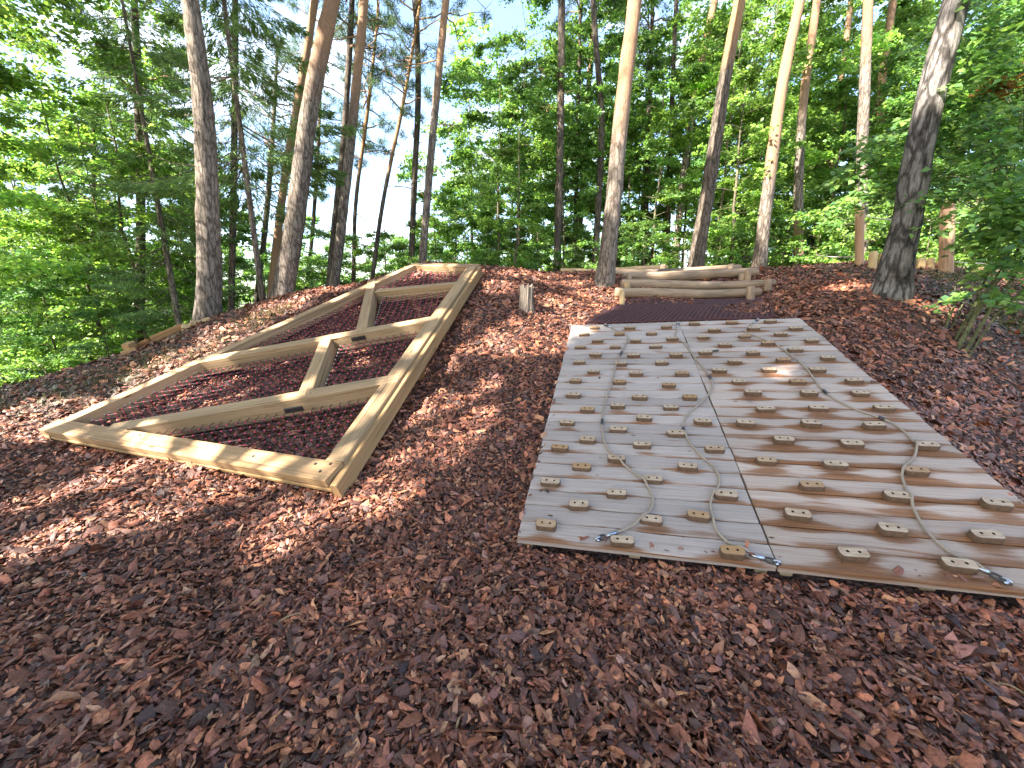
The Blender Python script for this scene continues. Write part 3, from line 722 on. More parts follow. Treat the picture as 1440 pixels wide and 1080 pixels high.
log([lp(858, 385, .0158), lp(950, 381, .0160), lp(1040, 377, .0162)], .075, 'thin pale step log, fourth from the bottom, just right of the lone pine')
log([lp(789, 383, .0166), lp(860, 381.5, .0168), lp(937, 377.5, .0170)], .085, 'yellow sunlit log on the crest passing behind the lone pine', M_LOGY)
def stake(px, py_top, py_bot, s, w, label, m=None, name='stake', group='stakes holding the step logs', cat='stake', rng=random):
    a = P(px, py_bot, s); b = P(px+rng.uniform(-.6, .6), py_top, s); r = w*s/2; a = a-np.array([0, 0, .15])
    n = 5; pts = [a+(b-a)*t for t in np.linspace(0, 1, n)]; pts += [b+unit(b-a)*r*.18]
    V, F_ = tube(pts, [r*1.04, r*1.02, r, r, r, r*.8], 12, .02)
    uv = [(i*.1+px, (k if k < 7 else 12-k)/12+px*.1) for i in range(n+1) for k in range(12)]
    o = mk(name, V, F_, m or M_LOG, col=np.ones((len(V), 3)), uv=uv, smooth=True); return tag(o, label, cat, group)
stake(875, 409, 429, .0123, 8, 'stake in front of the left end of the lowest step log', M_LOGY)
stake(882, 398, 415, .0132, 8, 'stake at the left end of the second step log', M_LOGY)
stake(885, 386, 402, .0142, 8, 'stake at the left end of the thickest step log')
stake(1056, 404, 424, .0122, 11, 'broad stake at the right end of the lowest step log')
stake(1080, 394, 410, .0130, 10, 'stake at the right end of the second step log')
stake(1052, 379, 396, .0142, 8, 'stake at the right end of the thickest step log')
stake(1044, 386, 398, .0144, 11, 'stubby grey stake under the right end of the thickest step log')
stake(1028, 372, 384, .0156, 7, 'slim stake at the right end of the thin pale step log')
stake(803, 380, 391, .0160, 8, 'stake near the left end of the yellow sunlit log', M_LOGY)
stake(932, 373, 383, .0165, 8, 'stake at the right end of the yellow sunlit log')

M_RUB = m_plain('dark_red_rubber', (.085, .03, .03), .65, 0, .3, 30); M_RUBB = m_plain('mulch_under_mat', (.05, .025, .02), .9, 0, .4, 50)
def mat_grid(q, label):
    # q: four ground points (near-left, near-right, far-right, far-left)
    a, b, c, d = [np.array(v) for v in q]
    def pt(s, t, h):
        v = (a*(1-s)+b*s)*(1-t)+(d*(1-s)+c*s)*t; return np.array([v[0], v[1], max(v[2], float(H(v[0], v[1])))+h])
    L1 = np.linalg.norm(b-a); L2 = np.linalg.norm(d-a); mb = MB(); nu = int(L1/.062); nv = max(6, int(L2/.07))
    for i in range(nu+1):
        s = i/nu; path = [pt(s, t, .030) for t in np.linspace(0, 1, 9)]; V, F_ = tube(path, .0095, 4); mb.add(V, F_)
    for j in range(nv+1):
        t = j/nv; path = [pt(s, t, .019) for s in np.linspace(0, 1, 24)]; V, F_ = tube(path, .008, 4); mb.add(V, F_)
    o = mb.build('rubber_mat', M_RUB); tag(o, label, 'rubber mat', 'ring rubber mats above the wall'); return o
g1 = [wallp(.18, WL+.05, -.02), wallp(2.55, WL+.05, -.02)]
f1 = [ground_at(872, 426), ground_at(1078, 421)]
m1 = [g1[0]*.45+f1[0]*.55, g1[1]*.45+f1[1]*.55]
mat_grid([g1[0], g1[1], m1[1]-[0.0, .02, 0], m1[0]-[0, .02, 0]], 'dark red rubber mat nearest the top edge of the climbing wall')
mat_grid([m1[0]+[.05, .02, 0], m1[1]+[-.12, .02, 0], f1[1], f1[0]+[.08, 0, 0]], 'dark red rubber mat directly below the lowest step log')

def m_stump():
    m, N, L, B = mat('grey_stump_wood'); co_ = texco(N, L, (45, 45, 3))
    n = nd(N, 'ShaderNodeTexNoise', inp={'Scale': 1.0, 'Detail': 5.0}); L.new(co_, n.inputs[0])
    r = ramp(N, [(.35, (.05, .04, .032)), (.5, (.12, .092, .07)), (.7, (.24, .19, .15))]); L.new(n.outputs[0], r.inputs[0]); L.new(r.outputs[0], B.inputs['Base Color'])
    B.inputs['Roughness'].default_value = .9; bump(N, L, n.outputs[0], 1, .03, B); return m
b0 = ground_at(740, 437); t0 = at_y(741, 403, b0[1])
V = []; F_ = []; sd = 22
for i, t in enumerate(np.linspace(0, 1, 9)):
    for k in range(sd):
        a = 2*PI*k/sd; fl = 1+.10*math.sin(k*3.1)+.08*math.sin(k*5.3+1)
        r = .095*(1+.35*(1-t)**3)*fl; top = (.035*math.sin(k*2.3)+.03*math.sin(k*4.1)) if i == 8 else 0
        V.append((b0[0]+r*math.cos(a)+.01*t, b0[1]+r*math.sin(a), b0[2]-.06+(t0[2]-b0[2]+.06)*t+top))
for i in range(8):
    for k in range(sd): F_.append([i*sd+k, i*sd+(k+1) % sd, (i+1)*sd+(k+1) % sd, (i+1)*sd+k])
V.append((b0[0], b0[1], t0[2]-.03)); F_ += [[8*sd+k, 8*sd+(k+1) % sd, 9*sd] for k in range(sd)]
tag(mk('tree_stump', np.array(V), F_, m_stump()), 'small weathered grey tree stump with splintered top on the bank', 'stump')
_q = ground_at(592, 537); _t = at_y(592, 519, _q[1]); pg = beam_obj('support_post', _t, _q-np.array([0, 0, .2]), .065, .065, None, n=np.array([0, -1.0, .1]), tint=(.62, .42, .27)); pg.parent = frame; pg.matrix_parent_inverse = Matrix.Translation(-Vector(frame.location)); pg['label'] = 'short orange brown support post under the long right beam'

# left edging: cut blocks and planks
def edging(a, b, w, d, label, name='edging_plank', tint=(1, .8, .55)):
    a = np.array(a); b = np.array(b)
    o = beam_obj(name, a, b, w, d, None, n=np.array([0, 0, 1.0]), tint=tint); return tag(o, label, 'edging', 'timber edging on the left bank')
def gp(px, py, up=.0): q = ground_at(px, py); return q+np.array([0, 0, up])
def crest(px):
    for y_ in np.arange(380, 620, .5):
        r = ray(px, y_); t_ = np.arange(.006, .0185, .00005); q = CAM+t_[:, None]*r; d = q[:, 2]-H(q[:, 0], q[:, 1])
        if (d < 0).any(): return q[np.argmax(d < 0)]
def ec(px, up, near=.12): q = crest(px); v = unit(CAM-q); q = q+v*near; q[2] = float(H(q[0], q[1]))+up; return q
edging(ec(213, .13), ec(255, .15), .07, .24, 'sunlit orange plank lying along the left bank below the big trunk')
edging(ec(188, .10, .08), ec(210, .12, .08), .08, .24, 'darker short plank at the lower end of the left edging', tint=(.7, .5, .32))
edging(ec(171, .08, .2), ec(191, .09, .2), .12, .2, 'pale bottom block of the stacked pair at the foot of the edging', 'edging_block', (1.15, 1.0, .8))
edging(ec(178, .175, .2), ec(188, .18, .2), .10, .09, 'pale small block on top of the stacked pair', 'edging_block', (1.2, 1.08, .9))
for (px, r, nr, lb) in ((258, .085, .2, 'pale cut log end at the upper end of the orange plank'), (270, .075, .25, 'shadowed cut log end beside the big grey trunk')):
    c = ec(px, .06, nr); log([c, c+np.array([.10, .08, .02]), c+np.array([.22, .16, .06])], r, lb, M_LOGY, 'log_offcut', 'log', 'timber edging on the left bank')
stake(313, 447, 463, .0137, 4, 'tiny pale peg just right of the big left trunk', M_LOGY, 'peg', None, 'peg')

# right: posts, ropes and palisade
M_POST = m_wood('post_wood', (.46, .28, .16), (.28, .16, .085), (.2, .12, .08), .3, (1, 5, 5))
def post(px0, py0, px1, py1, s, w, label, groove):
    a = P(px0, py0, s); y = a[1]; b = at_y(px1, py1, y); a = a-np.array([0, 0, .2]); r = w*s/2
    t = thing('fence_post', label, 'post', (a[0], a[1], a[2]+.2), 'posts of the rope fence')
    n = 10; pts = [a+(b-a)*q for q in np.linspace(0, 1, n)]; rad = [r*1.03]*3+[r]*7
    if groove:
        rad[-1] = r*.98; 
        pts = pts[:-1]+[b-unit(b-a)*.11, b-unit(b-a)*.105, b-unit(b-a)*.085, b-unit(b-a)*.08, b-unit(b-a)*.02, b]; rad = rad[:-1]+[r, r*.8, r*.8, r, r, r*.8]
    V, F_ = tube(pts, rad, 14, .012)
    uv = [(i*.2+px0, (k if k < 8 else 14-k)/14) for i in range(len(pts)) for k in range(14)]
    mk('post_shaft', V, F_, M_POST, t, col=np.ones((len(V), 3)), uv=uv, smooth=True)
    return t, a, b
pA, a1, b1 = post(1211, 370, 1209, 289, .0146, 10, 'slim orange post in front of a pine trunk on the crest', False)
pB, a2, b2 = post(1333, 380, 1333, 285, .0132, 15, 'thick pinkish round post with a groove near its rounded top', True)
mb = MB(); V, F_ = tube([b2+[0, 0, -.005], b2+[0, 0, .02], b2+[0, 0, .03]], [.1, .09, .04], 12); mb.add(V, F_); mb.build('post_cap', M_LOGY, pB, True)
M_FROPE = m_plain('pale_rope', (.5, .45, .36), .8)
def frope(p0, p1, sag, label, r=.011):
    p0 = np.array(p0); p1 = np.array(p1); pts = [p0+(p1-p0)*t-np.array([0, 0, sag*4*t*(1-t)]) for t in np.linspace(0, 1, 14)]
    mb = MB(); V, F_ = tube(pts, r, 6); mb.add(V, F_); o = mb.build('fence_rope', M_FROPE, None, True); tag(o, label, 'rope', 'ropes of the fence')
fr = P(1480, 330, .0125); fr2 = P(1480, 372, .0125)
frope(at_y(1211, 303, a1[1]), at_y(1330, 309, a2[1]), .05, 'upper rope from the slim post to the thick post, passing behind the big dark trunk')
frope(at_y(1336, 311, a2[1]), fr, .04, 'upper rope running right from the grooved post into the leaves')
frope(at_y(1337, 368, a2[1]), fr2, .02, 'white lower rope running right from the foot of the grooved post')
frope(P(1150, 359, .0165), at_y(1208, 360, a1[1]), .03, 'low pale rope running left from the foot of the slim post')
M_PAL = m_wood('palisade_wood', (.56, .39, .19), (.36, .23, .11), (.2, .12, .06), .4, (1, 5, 5))
for (px, top, bot, w, lb) in ((1228, 355, 373, 10, 'palisade log just right of the slim orange post'), (1241, 357, 374, 8, 'palisade log touching the left side of the big dark trunk'),
                              (1282, 363, 378, 9, 'palisade log just right of the big dark trunk'), (1295, 365, 378, 11, 'second palisade log right of the big dark trunk'),
                              (1308, 365, 378, 11, 'third palisade log right of the big dark trunk'), (1322, 368, 378, 10, 'palisade log touching the left side of the grooved post'),
                              (1349, 376, 381, 11, 'low palisade log just right of the grooved post'), (1383, 377, 385, 13, 'low palisade log under the white rope, left one of a pair'),
                              (1400, 378, 386, 12, 'low palisade log under the white rope, right one of a pair')):
    stake(px, top, bot+3, .0136, w, lb, M_PAL, 'palisade_log', 'palisade along the right crest', 'palisade log')

# small things on the ground
M_LEAFDRY = m_plain('dry_leaf', (.30, .30, .28), .7); M_LEAFG = m_plain('dark_leaf', (.03, .06, .03), .6); M_LEAFB = m_plain('brown_leaf', (.05, .035, .025), .7); M_STONE = m_plain('grey_stone', (.12, .13, .15), .7, 0, .3, 30)
def fallen(q, nrm, size, ang, m, label, name='fallen_leaf', cat='leaf', curl=.25):
    t = unit(np.array([math.cos(ang), math.sin(ang), 0])-nrm*nrm.dot([math.cos(ang), math.sin(ang), 0])); b = np.cross(nrm, t); V = []; F_ = []
    for i, x in enumerate(np.linspace(-1, 1, 7)):
        w = .42*math.sqrt(max(0, 1-x*x))+.02
        for y in (-1, 0, 1): V.append(q+t*x*size*.5+b*y*w*size*.5+nrm*(.006+curl*size*.3*(x*x*.6+(y*y)*.5*w)))
    for i in range(6):
        for j in range(2): F_.append([i*3+j, (i+1)*3+j, (i+1)*3+j+1, i*3+j+1])
    o = mk(name, np.array(V), F_, m, smooth=True); so_ = o.modifiers.new('s', 'SOLIDIFY'); so_.thickness = .0015; tag(o, label, cat)
up_ = np.array([0, 0, 1.0])
fallen(gp(42, 842, .02), up_, .085, .5, M_LEAFDRY, 'whitish dry leaf on the bark mulch near the left edge')
u, v = on_wall(843, 532); fallen(wallp(u, v, .002), WN, .045, 1.2, M_LEAFB, 'small dark leaf upright left of the left rope on grey planks')
u, v = on_wall(1006, 494); fallen(wallp(u, v, .002), WN, .09, .1, M_LEAFG, 'dark green leaf on the planks beside a hold near the middle rope')
u, v = on_wall(761, 691); fallen(wallp(u, v, .002), WN, .03, .8, M_LEAFB, 'tiny dark leaf on the planks near the left edge of the wall', curl=.5)
u, v = on_wall(770, 692); fallen(wallp(u, v, .002), WN, .045, 2.0, M_LEAFB, 'curled dark twig leaf on the planks near the left edge of the wall', curl=.8)
def stone(q, r, label):
    V, F_ = [], []; n1, n2 = 7, 10
    for i in range(n1+1):
        th = PI*i/n1
        for k in range(n2): ph = 2*PI*k/n2; rr = r*(1+.12*math.sin(3*ph+i)+.1*math.sin(i*2.1)); V.append(q+np.array([rr*math.sin(th)*math.cos(ph)*1.4, rr*math.sin(th)*math.sin(ph), rr*.55*math.cos(th)]))
    for i in range(n1):
        for k in range(n2): F_.append([i*n2+k, (i+1)*n2+k, (i+1)*n2+(k+1) % n2, i*n2+(k+1) % n2])
    tag(mk('stone', np.array(V), F_, M_STONE), label, 'stone')
stone(gp(548, 706, .012), .03, 'flat blue grey stone on the mulch right of the frame corner')
M_TWIG = m_plain('twig', (.28, .18, .09), .8)
for (x0, y0, x1, y1, lb) in ((700, 520, 745, 488, 'long thin twig on the slope below the stump'), (388, 885, 432, 868, 'yellow splinter stick on the mulch in the left foreground'), (1390, 968, 1440, 985, 'pale twig in the lower right corner of the mulch'), (640, 1040, 652, 1010, 'short upright splinter near the bottom edge of the mulch')):
    a = gp(x0, y0, .03); b = gp(x1, y1, .03); m_ = (a+b)/2+[0, 0, .015]
    mb = MB(); V, F_ = tube(smooth_path([a, m_, b], 4), [.004]*9, 5, .1); mb.add(V, F_); tag(mb.build('twig', M_TWIG), lb, 'twig')
# ------------------------------------------------------------------ trees
M_BARKP = m_bark('pine_bark', (.29, .24, .20), (.06, .045, .035), (.34, .205, .12), (22, 22, 5.0))
M_BARKD = m_bark('dark_bark', (.16, .13, .105), (.03, .024, .018), (.34, .2, .10), (22, 22, 5.0))
M_BARKG = m_bark('grey_plated_bark', (.28, .255, .24), (.04, .033, .03), (.36, .3, .27), (11.0, 11.0, 3.6), .05, .25, .45)
M_BARKS = m_bark('smooth_bark', (.17, .15, .10), (.08, .07, .045), (.3, .26, .18), (6, 6, 9), .008)
M_LEAF = m_attr('leaf', .38, .5, .55)
M_NEEDLE = m_attr('needle', .6, .25, .32)
GREENS = 1.2*np.array([[.145, .245, .06], [.105, .21, .065], [.19, .30, .065], [.09, .18, .075], [.24, .34, .075]])

def leaf_mesh_arrays(Q, size, rng, col, tilt=.62, aspect=.62, normal=None, yaw=None):
    """4-vertex folded leaves at points Q"""
    n = len(Q); nrm = np.zeros((n, 3)); nrm[:, 2] = 1
    if normal is not None: nrm = normal.copy()
    nrm += rng.normal(0, tilt, (n, 3)); nrm /= np.linalg.norm(nrm, axis=1)[:, None]
    a = rng.uniform(0, 2*PI, n) if yaw is None else yaw+rng.normal(0, .6, n)
    t = np.stack([np.cos(a), np.sin(a), np.full(n, -.25)], 1); t -= nrm*(t*nrm).sum(1)[:, None]; t /= np.linalg.norm(t, axis=1)[:, None]+1e-9
    b = np.cross(nrm, t); s = (size*rng.uniform(.65, 1.3, n))[:, None]
    fold = nrm*s*.10
    V = np.stack([Q, Q+t*s*.48-b*s*aspect*.5+fold, Q+t*s-nrm*s*.12, Q+t*s*.48+b*s*aspect*.5+fold], 1).reshape(-1, 3)
    i = np.arange(n)*4
    F_ = np.concatenate([np.stack([i, i+1, i+2], 1), np.stack([i, i+2, i+3], 1)])
    return V, F_, np.repeat(col, 4, 0)

def greens(n, rng, bias=None, var=.22):
    w = np.array(bias if bias is not None else [.3, .25, .2, .15, .1]); k = rng.choice(len(GREENS), n, p=w/w.sum())
    return GREENS[k]*rng.lognormal(0, var, n)[:, None]

def broadleaf(h, R, base, nb, nleaf, size, seed, bias=None, lean=.3, trunk_r=.05):
    """returns (trunkV, trunkF, leafQ, leafNormal, leafColour); layered sprays on rising limbs"""
    rng = np.random.default_rng(seed); zt = np.linspace(0, h, 12)
    wob = np.cumsum(rng.normal(0, .035*h/8, (12, 2)), 0); wob -= wob[0]
    tr = np.stack([wob[:, 0]+lean*(zt/h)**1.5*rng.normal(0, .5), wob[:, 1], zt], 1)
    mb = MB(); V, F_ = tube(tr, trunk_r*np.linspace(1.15, .12, 12), 8, .03); mb.add(V, F_)
    LQ = []; LN = []; LC = []; per = rng.dirichlet(np.ones(nb)*3)
    for k in range(nb):
        f = base+(1-base)*(k+rng.random())/nb; z = f*h; o = np.array([np.interp(z, zt, tr[:, 0]), np.interp(z, zt, tr[:, 1]), z])
        prof = math.sin(PI*min(1, .18+.82*(1-(f-base)/(1-base+1e-6))))**.6*.75+.25
        ln = R*prof*rng.uniform(.55, 1.15); az = k*2.39996+rng.normal(0, .5); rise = rng.uniform(.15, .75)*(1 if f > .5 else .6)
        d = np.array([math.cos(az), math.sin(az), 0]); ts = np.linspace(0, 1, 7)
        br = o+np.outer(ts*ln, d)+np.outer(ln*(rise*ts-.45*rise*ts**2-.12*ts**3), [0, 0, 1])+np.cumsum(rng.normal(0, .02*ln, (7, 3)), 0)*ts[:, None]
        V, F_ = tube(br, max(.006, trunk_r*.28*(1-f*.5))*np.linspace(1, .15, 7), 4, cap=False); mb.add(V, F_)
        n = max(20, int(nleaf*per[k])); nt = max(4, int(n/28)); tt = .22+.78*np.sqrt(rng.random(nt))
        side = rng.choice([-1, 1], nt); tl = ln*(.42*(1.15-tt)+.10)*rng.uniform(.5, 1.2, nt); ang = az+side*rng.uniform(.5, 1.1, nt)
        org = np.stack([np.interp(tt, ts, br[:, j]) for j in range(3)], 1)
        td = np.stack([np.cos(ang), np.sin(ang), rng.normal(.02, .22, nt)], 1)
        which = rng.integers(0, nt, n); u = np.sqrt(rng.random(n))
        q = org[which]+td[which]*(tl[which]*u)[:, None]+np.stack([rng.normal(0, .05, n)]*3, 1)*rng.normal(0, 1, (n, 3))*[1, 1, .8]
        q[:, 2] -= .22*tl[which]*u**2
        LQ.append(q); LN.append(np.tile([d[0]*.35, d[1]*.35, 1.0], (n, 1)))
        LC.append(greens(n, rng, bias)*rng.lognormal(0, .18))
    return mb, np.concatenate(LQ), np.concatenate(LN), np.concatenate(LC), size

def spruce(h, R, base, nleaf, seed, tr_r=.1, droop=.35, col=((.04, .08, .035), (.065, .115, .05)), blade=.13, bw=.16):
    rng = np.random.default_rng(seed); mb = MB(); V, F_ = tube([(0, 0, z) for z in np.linspace(0, h, 10)], tr_r*np.linspace(1.1, .08, 10), 8, .02); mb.add(V, F_)
    nw = int((h*(1-base))/.34); Q = []; D = []; Cc = []
    wts = []
    for w in range(nw):
        f = base+(1-base)*w/nw
        for k in range(rng.integers(4, 7)): wts.append((f+rng.normal(0, .006), rng.uniform(0, 2*PI), R*((1-f)/(1-base))**.75*rng.uniform(.5, 1.1)+.12))
    tot = sum(x[2]**1.5 for x in wts)
    for f, az, ln in wts:
        d = np.array([math.cos(az), math.sin(az), 0]); ts = np.linspace(0, 1, 6); z = f*h
        br = np.outer(ts*ln, d)+np.outer(z-droop*ln*(ts*1.2-.55*ts**2.2), [0, 0, 1]); V, F_ = tube(br, .012*np.linspace(1.2, .2, 6)*max(.5, ln/R), 4, cap=False); mb.add(V, F_)
        n = max(10, int(nleaf*ln**1.5/tot)); t = .12+.88*np.sqrt(rng.random(n)); sd = rng.choice([-1, 1], n)
        s = np.array([-d[1], d[0], 0]); lat = sd*rng.random(n)**.8*ln*.30*(1.08-t)
        q = np.stack([np.interp(t, ts, br[:, j]) for j in range(3)], 1)+lat[:, None]*s; q[:, 2] -= np.abs(lat)*.55+rng.random(n)*.10
        dirv = d*.75+s*(sd*.65)[:, None]+np.array([0, 0, -.55])+rng.normal(0, .3, (n, 3)); Q.append(q); D.append(dirv)
        c0, c1_ = 1.25*np.array(col[0]), 1.25*np.array(col[1]); Cc.append((c0+(c1_-c0)*rng.random((n, 1)))*rng.lognormal(0, .25, n)[:, None])
    return mb, np.concatenate(Q), np.concatenate(D), np.concatenate(Cc), blade, bw

def blades(Q, D, L_, wr, col, rng):
    """narrow needle twigs: flat lens of 4 vertices along D"""
    n = len(Q); D = D/np.linalg.norm(D, axis=1)[:, None]; r = rng.normal(0, 1, (n, 3)); s = np.cross(D, r); s /= np.linalg.norm(s, axis=1)[:, None]+1e-9
    l = (L_*rng.uniform(.6, 1.35, n))[:, None]; V = np.stack([Q, Q+D*l*.45-s*l*wr*.5, Q+D*l, Q+D*l*.45+s*l*wr*.5], 1).reshape(-1, 3)
    i = np.arange(n)*4; return V, np.stack([i, i+1, i+2, i+3], 1), np.repeat(col, 4, 0)

def pine_crown(h, R, ntuft, seed, per=70):
    """umbrella of irregular limbs with needle tufts, origin at the crown's foot"""
    rng = np.random.default_rng(seed); mb = MB(); Q = []; D = []
    nb = 26
    for k in range(nb):
        f = (k+rng.random())/nb; z = f*h; az = k*2.4+rng.normal(0, .5); ln = R*(math.sin(PI*(.2+.75*(1-f)))*.8+.2)*rng.uniform(.5, 1.15)
        d = np.array([math.cos(az), math.sin(az), 0]); ts = np.linspace(0, 1, 6)
        br = np.outer(ts*ln, d)+np.outer(z+ln*(.35*ts-.1*ts**2), [0, 0, 1])+np.cumsum(rng.normal(0, .05*ln, (6, 3)), 0); V, F_ = tube(br, .035*np.linspace(1, .2, 6), 5, cap=False); mb.add(V, F_)
        for j in range(max(3, ntuft//nb)):
            t = .35+.65*rng.random()**.7; c = np.array([np.interp(t, ts, br[:, i]) for i in range(3)])+rng.normal(0, .18*ln**.5, 3)*[1, 1, .6]
            n = per; dv = rng.normal(0, 1, (n, 3)); dv[:, 2] += .5; Q.append(c+rng.normal(0, .07, (n, 3))); D.append(dv)
    Q = np.concatenate(Q); D = np.concatenate(D); c = np.array([.075, .125, .055])*rng.lognormal(0, .28, len(Q))[:, None]
    return mb, Q, D, c

def taper_path(pts_px, base_s, top_extra, lean_y=0.0):
    b = P(*pts_px[0][:2], base_s); y = b[1]; pts = [b]
    for k, q in enumerate(pts_px[1:]): pts.append(at_y(q[0], q[1], y+lean_y*(k+1)))
    return pts

SHORT = {}
PINES = []
def pine(key, pts, s, wb, wt, H_, orange, label, short, bark=None, group=None, crown=None, flare=1.25, branches=0, name='pine_tree', lower_orange=None):
    """trunk through picture points at distance s, continued upwards to height H_; orange = picture y where the thin bark starts"""
    path = taper_path(pts, s, 0); base = path[0]; zg = float(H(base[0], base[1])); vis = len(pts)
    # foot into the soil
    d0 = unit(path[1]-path[0]); k = (zg-.25-path[0][2])/d0[2] if d0[2] > .2 else 0
    foot = path[0]+d0*min(k, 0) if zg < path[0][2] else path[0]-np.array([0, 0, .25])
    top = path[-1]; dt = unit(path[-1]-path[-2]); dt = unit(dt*.5+np.array([0, 0, .6])); zt = zg+H_
    sg = np.linalg.norm(path[-1]-path[-2]); dl = unit(path[-1]-path[-2])
    while zt > path[-1][2]+.4:
        dl = unit(dl*.8+dt*.2); path.append(path[-1]+dl*max(.4, min(sg, (zt-path[-1][2])/max(.3, dl[2]))))
    full = smooth_path([foot]+path, 7); L_ = np.concatenate([[0], np.cumsum(np.linalg.norm(np.diff(full, axis=0), axis=1))])
    n = max(24, int(L_[-1]/.22)); li = np.linspace(0, L_[-1], n); li = np.sort(np.concatenate([li, [.12, .3, .45]])); pts3 = np.stack([np.interp(li, L_, full[:, j]) for j in range(3)], 1)
    rb = wb*s/2; zbase = pts3[:, 2]; ztv = at_y(pts[-1][0], pts[-1][1], base[1])[2]; rt = wt*(base[1]/ray(*pts[-1][:2])[1])/2
    rad = np.interp(zbase, [zg, ztv, zg+H_], [rb, rt, max(.03, rt*.35)])
    rad *= 1+(flare-1)*np.exp(-np.maximum(0, zbase-zg)/.28)
    sides = 14 if wb > 16 else 9
    V, F_ = tube(pts3, rad, sides, .035, rng=np.random.default_rng(len(key)+int(pts[0][0])))
    zo = at_y(pts[0][0], orange, base[1])[2] if orange is not None else 1e9
    tone = np.clip((pts3[:, 2]-zo)/1.2+.5+RNG.normal(0, .08, len(pts3)), 0, 1)
    if lower_orange is not None: tone = np.maximum(tone, .55*(pts3[:, 2] < at_y(pts[0][0], lower_orange, base[1])[2]))
    t = thing(name, label, 'tree', (base[0], base[1], zg), group)
    mk('trunk', V, F_, bark or M_BARKP, t, col=np.repeat(np.stack([tone]*3, 1), sides, 0), smooth=True)
    SHORT[key] = (pts[0][0], base[1], short); PINES.append((pts[0][0], base[1], short))
    if crown:
        for idx_, (me, mi) in enumerate(CROWNS[crown]):
            c = link(bpy.data.objects.new(('crown', 'limbs')[idx_], me)); c.parent = t; c.matrix_parent_inverse = Matrix.Translation(-Vector(t.location))
            tp = pts3[np.searchsorted(pts3[:, 2], zg+H_*.62) if zg+H_*.62 < pts3[-1, 2] else -1]; c.location = tp; ax = Vector(pts3[-1]-tp); ax = ax if ax.length > .3 else Vector((0, 0, 1)); c.rotation_euler = (Vector((0, 0, 1)).rotation_difference(ax).to_matrix() @ Matrix.Rotation(pts[0][0]*.37, 3, 'Z')).to_euler(); q = H_/17; c.scale = (q, q, q)
    if branches:
        rng = np.random.default_rng(int(pts[0][0])); 
        for _ in range(branches):
            z = zg+rng.uniform(.28, .6)*H_; i = min(len(pts3)-2, np.searchsorted(pts3[:, 2], z)); a = rng.uniform(0, 2*PI); l = rng.uniform(.5, 1.9); d = np.array([math.cos(a), math.sin(a), 0])
            br = pts3[i]+np.outer(np.linspace(0, 1, 7)*l, d)+np.outer(l*(.12*np.linspace(0, 1, 7)-.35*np.linspace(0, 1, 7)**2), [0, 0, 1])+np.cumsum(rng.normal(0, .045, (7, 3)), 0)
            mb = MB(); V, F_ = tube(br, .02*np.linspace(1, .2, 7), 5); mb.add(V, F_)
            for q in range(5):
                o = br[rng.integers(2, 7)]; dd = unit(d+rng.normal(0, .6, 3)); V, F_ = tube([o, o+dd*.2+rng.normal(0, .03, 3), o+dd*.45+rng.normal(0, .06, 3)], [.008, .006, .002], 4); mb.add(V, F_)
            mb.build('dead_branch', M_BARKD, t)
    return t, pts3

def shared(name, builder):
    return builder
CROWNS = {}
for k, (h, R, nt, sd) in dict(a=(6, 2.6, 230, 1), b=(5, 2.2, 180, 2), c=(7, 2.4, 250, 3)).items():
    mb, Q, D, c = pine_crown(h, R, nt, sd); V, F_, cc = blades(Q, D, .17, .10, c, np.random.default_rng(sd)); o = mk('crown', V, F_, M_NEEDLE, col=cc)
    o2 = mb.build('limbs', M_BARKP); CROWNS[k] = [(o.data, 0), (o2.data, 0)]
    for q in (o, o2): bpy.data.objects.remove(q)

# the named trunks, nearest first
pine('R', [(1252, 410), (1266, 350), (1277, 300), (1290, 220), (1306, 150), (1326, 70), (1345, 0)], .0096, 34, 30, 15, None, 'big dark trunk with deeply plated grey bark leaning right, on the right bank', 'the big plated trunk', M_BARKG, crown='b', flare=1.45)
pine('A', [(293, 466), (294, 380), (291, 250), (284, 130), (267, 0)], .0141, 31, 21, 17, None, 'stout straight grey brown trunk at the end of the left timber edging', 'the stout left trunk', M_BARKP, crown='a', flare=1.2, branches=3, lower_orange=600)
pine('K', [(850, 400), (862, 290), (874, 160), (893, 0)], .0140, 24, 19, 18, 170, 'lone pine in front of the log steps, grey below and orange above', 'the lone pine by the logs', crown='a', flare=1.25)
pine('B', [(396, 422), (415, 310), (436, 150), (467, 0)], .0150, 27, 20, 18, 90, 'thick pine leaning right behind the left beam, one side sunlit', 'the thick leaning pine', crown='c', flare=1.15, branches=3)
pine('L', [(977, 380), (1000, 240), (1018, 120), (1040, 0)], .0172, 20, 15, 18, 75, 'dark curved pine trunk turning pale orange at the top, behind the log steps', 'the dark curved pine', M_BARKD, crown='b', flare=1.3)
pine('N', [(1067, 378), (1082, 250), (1100, 120), (1125, 0)], .0178, 17, 13, 18, 235, 'bright orange pine leaning right above the right end of the logs', 'the bright orange pine', crown='c', flare=1.25)
pine('C', [(470, 404), (488, 250), (502, 110), (512, 0)], .0195, 14, 12, 18, 150, 'slender pale pine trunk just right of the thick leaning pine', 'the slender pale pine', crown='a', branches=4)
pine('G', [(594, 366), (605, 230), (616, 110), (627, 0)], .0200, 11, 10, 18, 120, 'slim pine rising behind the top corner of the net frame', 'the slim pine at the frame top', crown='b', branches=6)
pine('O', [(1123, 374), (1123, 260), (1130, 140), (1145, 30)], .0215, 13, 10, 18, 150, 'pale pine trunk with peeling patches between orange pine and slim post', 'the patchy pale pine', crown='a', lower_orange=310)
pine('Pp', [(1212, 368), (1212, 230), (1216, 120), (1221, 0)], .0185, 15, 12, 18, 60, 'straight grey pine trunk directly behind the slim orange post', 'the grey pine behind the slim post', crown='b')
